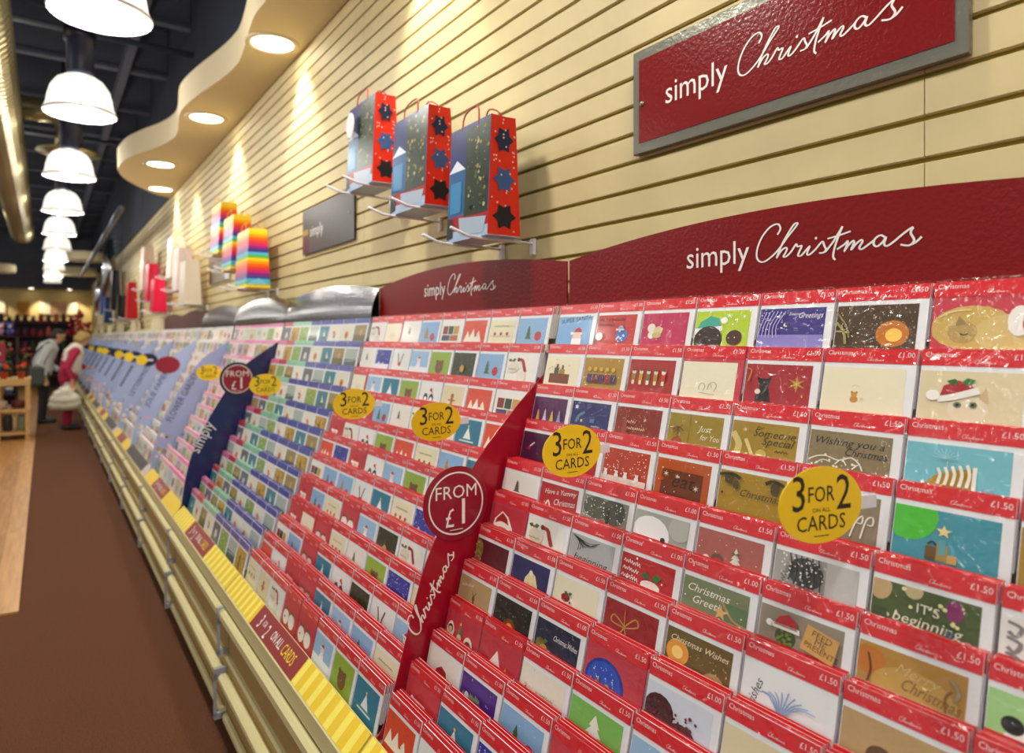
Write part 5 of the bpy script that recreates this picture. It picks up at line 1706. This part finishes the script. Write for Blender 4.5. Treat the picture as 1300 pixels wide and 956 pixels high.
def pot(x, y, z, h_, c, label, fc, grp):
    t_ = thing('potted_flower', label, 'potted plant', (x, y, z), group=grp)
    MB().lathe([(.035, 0), (.05, h_ * .5), (.055, h_ * .5), (.045, h_ * .48), (.01, h_ * .46)], 14, cap=True).build('pot', mat('pot_glaze', c, .4, noise=.1), t_, True)
    b_ = MB()
    for _ in range(16):
        a_, r_ = q.uniform(0, 6.3), q.uniform(.0, .07)
        zz = h_ * q.uniform(.5, .95)
        b_.poly([(r_ * math.cos(a_) + .03 * math.cos(a_ + s2), r_ * math.sin(a_) + .03 * math.sin(a_ + s2), zz + dz) for s2, dz in ((0, 0), (1.5, .01), (3.1, .03), (4.6, .012))], q.choice(['#2c5c24', '#3c7a30', '#1c3c18']))
    b_.build('foliage', M['print_matt'], t_)['kind'] = 'stuff'
    b_ = MB()
    for _ in range(7):
        a_, r_ = q.uniform(0, 6.3), q.uniform(.0, .06)
        b_.ball((r_ * math.cos(a_), r_ * math.sin(a_), h_ * q.uniform(.8, 1.05)), .022, fc, 8)
    b_.build('blooms', M['print_matt'], t_, True)['kind'] = 'stuff'


for i in range(4):
    pot(-.35 - .2 * i + .06, 12.32, .895, .20, '#c84a2a', 'small potted plant with orange red blooms on the wooden stand', '#e0401c', 'orange potted plants on the stand')
for i in range(4):
    pot(-.30 - .2 * i + .06, 12.75, .895, .42, '#4a3424', 'taller leafy potted plant with dark red blooms on the stand', '#8a1c24', 'tall potted plants on the stand')
sg = thing('offer_card', 'red square offer sign standing among the plants on the stand', 'sign', (-.62, 12.55, .895))
MB().box((-.14, -.003, .22), (.14, .003, .52)).build('sign_face', M['badge_red'], sg)
MB().box((-.008, -.008, 0), (.008, .008, .24)).build('sign_stem', M['housing'], sg)
MB().box((-.08, -.0045, .34), (.08, -.003, .38)).build('printed_bar', M['white_ink'], sg)
for i in range(3):
    z_, xs = .455, -.32 - .22 * i
    o = MB().lathe([(.02, 0), (.085, .01), (.095, .06), (.085, .09), (.09, .11), (.01, .12)], 16, cap=True).build('gift_tin', mat('tin_%d' % i, ['#5a1c1c', '#c8b8a8', '#2c241c'][i], .4, noise=.1), None, True, (xs, 12.4, z_))
    tag(o, ['dark red round tin', 'pale round tin', 'dark brown round tin'][i] + ' on the upper shelf of the wooden stand', 'tin')
for i in range(4):
    o = MB().lathe([(.04, 0), (.06, .02), (.062, .18), (.045, .22), (.05, .24), (.01, .24)], 14, cap=True).build('storage_jar', mat('jar_%d' % i, ['#8a927c', '#343830', '#b0b49c', '#2a2c28'][i], .35, noise=.1), None, True, (-.28 - .17 * i, 12.4, .125))
    tag(o, ['grey green jar', 'charcoal jar', 'pale sage jar', 'black jar'][i] + ' on the bottom shelf of the wooden stand', 'jar')

# soft toys piled on a dark rack behind the stand
rk = thing('toy_rack', 'dark wooden rack carrying the pile of soft toys', 'shelf unit', (-1.0, 17.0, 0))
for z in (.35, .75, 1.15, 1.5):
    MB().box((-.9, -.3, z), (.55, .3, z + .03)).build('shelf', M['dark_shelf'], rk)
for x in (-.9, .52):
    MB().box((x, -.3, 0), (x + .03, .3, 1.53)).build('side_panel', M['dark_shelf'], rk)
MB().box((-.9, .28, 0), (.55, .3, 1.53)).build('back_board', M['dark_shelf'], rk)
toyc = [('#5a58a0', 'violet'), ('#e8e0d0', 'white'), ('#e0c860', 'yellow'), ('#3c4478', 'navy'), ('#c890b0', 'pink'), ('#4a2c24', 'brown'), ('#b02c44', 'red')]
for zi, z in enumerate((.78, 1.18, 1.53)):
    for i in range(9):
        c, cn = toyc[(i * 3 + zi * 2) % 7]
        x, y = -1.775 + .15 * i, 16.82 + q.uniform(-.02, .02)
        t_ = thing('soft_toy', cn + ' round soft toy on the ' + ['middle', 'upper', 'top'][zi] + ' shelf of the dark rack', 'soft toy', (x, y, z + .002), group='soft toys on the dark rack')
        MB().ball((0, 0, .075), .07, c, 12, (1, .9, 1.05)).build('body', M['cloth'], t_, True)
        MB().ball((0, -.01, .185), .062, c, 12).build('head', M['cloth'], t_, True)
        for s_ in (-1, 1):
            MB().ball((s_ * .048, -.005, .24), .024, c, 8).build('ear', M['cloth'], t_, True)
        MB().ball((0, -.062, .175), .026, '#f0e4d4', 8).build('muzzle', M['cloth'], t_, True)
for i in range(9):
    c, cn = toyc[(i * 2 + 1) % 7]
    o = MB().box((-.06, -.1, 0), (.06, .1, .22), c).box((-.061, -.101, .08), (.061, .101, .13), '#e8dcc8').build('toy_box', M['print'], None, False, (-1.78 + .15 * i, 16.85, .382))
    tag(o, cn + ' banded box on the lowest shelf of the dark rack', 'box', 'boxes on the dark rack')

# shelving against the far wall with small goods
for bi, (x0, x1) in enumerate([(-3.2, -1.2), (-1.15, .75)]):
    fs_ = thing('wall_shelving', 'dark shelving against the far wall, ' + ['behind the soft toys', 'behind the two shoppers'][bi], 'shelf unit', ((x0 + x1) / 2, 24.9, 0))
    hw = (x1 - x0) / 2
    MB().box((-hw, .26, 0), (hw, .29, 2.0)).build('back_board', M['dark_shelf'], fs_)
    for z in (.3, .7, 1.1, 1.5, 1.9):
        MB().box((-hw, -.2, z), (hw, .26, z + .03)).build('shelf', M['dark_shelf'], fs_)
    for s_ in (-1, 1):
        MB().box((s_ * hw - .015, -.2, 0), (s_ * hw + .015, .26, 2.0)).build('upright', M['dark_shelf'], fs_)
    for zi, z in enumerate((.73, 1.13, 1.53, 1.93)):
        for i in range(int((x1 - x0) / .19)):
            c = q.choice(['#8a1c30', '#b03048', '#2c4a24', '#6a2c44', '#d8a8b0', '#402028', '#c8605c'])
            h_ = q.uniform(.16, .28)
            o = MB().lathe([(.05, 0), (.068, .01), (.06, h_ * .6), (.035, h_ * .8), (.045, h_), (.005, h_)], 10, col=c, cap=True).build('boxed_gift', M['print_matt'], None, True, (x0 + .1 + .19 * i, 24.78, z + .001))
            tag(o, 'small ' + {'#8a1c30': 'dark red', '#b03048': 'rose red', '#2c4a24': 'green', '#6a2c44': 'plum', '#d8a8b0': 'pale pink', '#402028': 'dark brown', '#c8605c': 'coral'}[c] + ' ornament on the ' + ['second', 'third', 'fourth', 'top'][zi] + ' shelf by the far wall', 'ornament', 'ornaments on the far shelving')
# framed pictures on the far wall
for i, (x, c) in enumerate([(-1.75, '#d8a030'), (-1.15, '#efe6c8'), (-.55, '#c88a1c'), (.0, '#f0e4c4'), (.35, '#d8a880'), (.72, '#ece0c0')]):
    t_ = thing('wall_picture', ['ochre', 'cream', 'amber', 'ivory', 'peach', 'pale'][i] + ' picture board on the far wall above the shelving', 'picture', (x, FARY, 2.2))
    MB().box((-.17, -.03, 0), (.17, -.001, .42)).build('frame', M['wood'], t_)
    MB().box((-.145, -.034, .025), (.145, -.03, .395), c).build('picture', M['print_matt'], t_)
# red flower spray beyond the shoppers
fl = thing('flower_spray', 'red artificial flower spray by the end of the slatted wall', 'flowers', (.86, 24.24, 1.0))
MB().lathe([(.1, 0), (.14, .3), (.12, .45), (.02, .45)], 16, cap=True).build('vase', M['dark_shelf'], fl, True)
b = MB()
for _ in range(60):
    a_, r_ = q.uniform(0, 6.3), q.uniform(0, .3)
    b.ball((r_ * math.cos(a_), r_ * math.sin(a_), .55 + q.uniform(0, .75) * (1 - r_)), .05, q.choice(['#c02038', '#e03c54', '#901428']), 6)
b.build('blooms', M['print_matt'], fl, True)['kind'] = 'stuff'
MB().box((-.3, -.3, -1.0), (.3, .3, 0)).build('pedestal', M['wood'], fl)
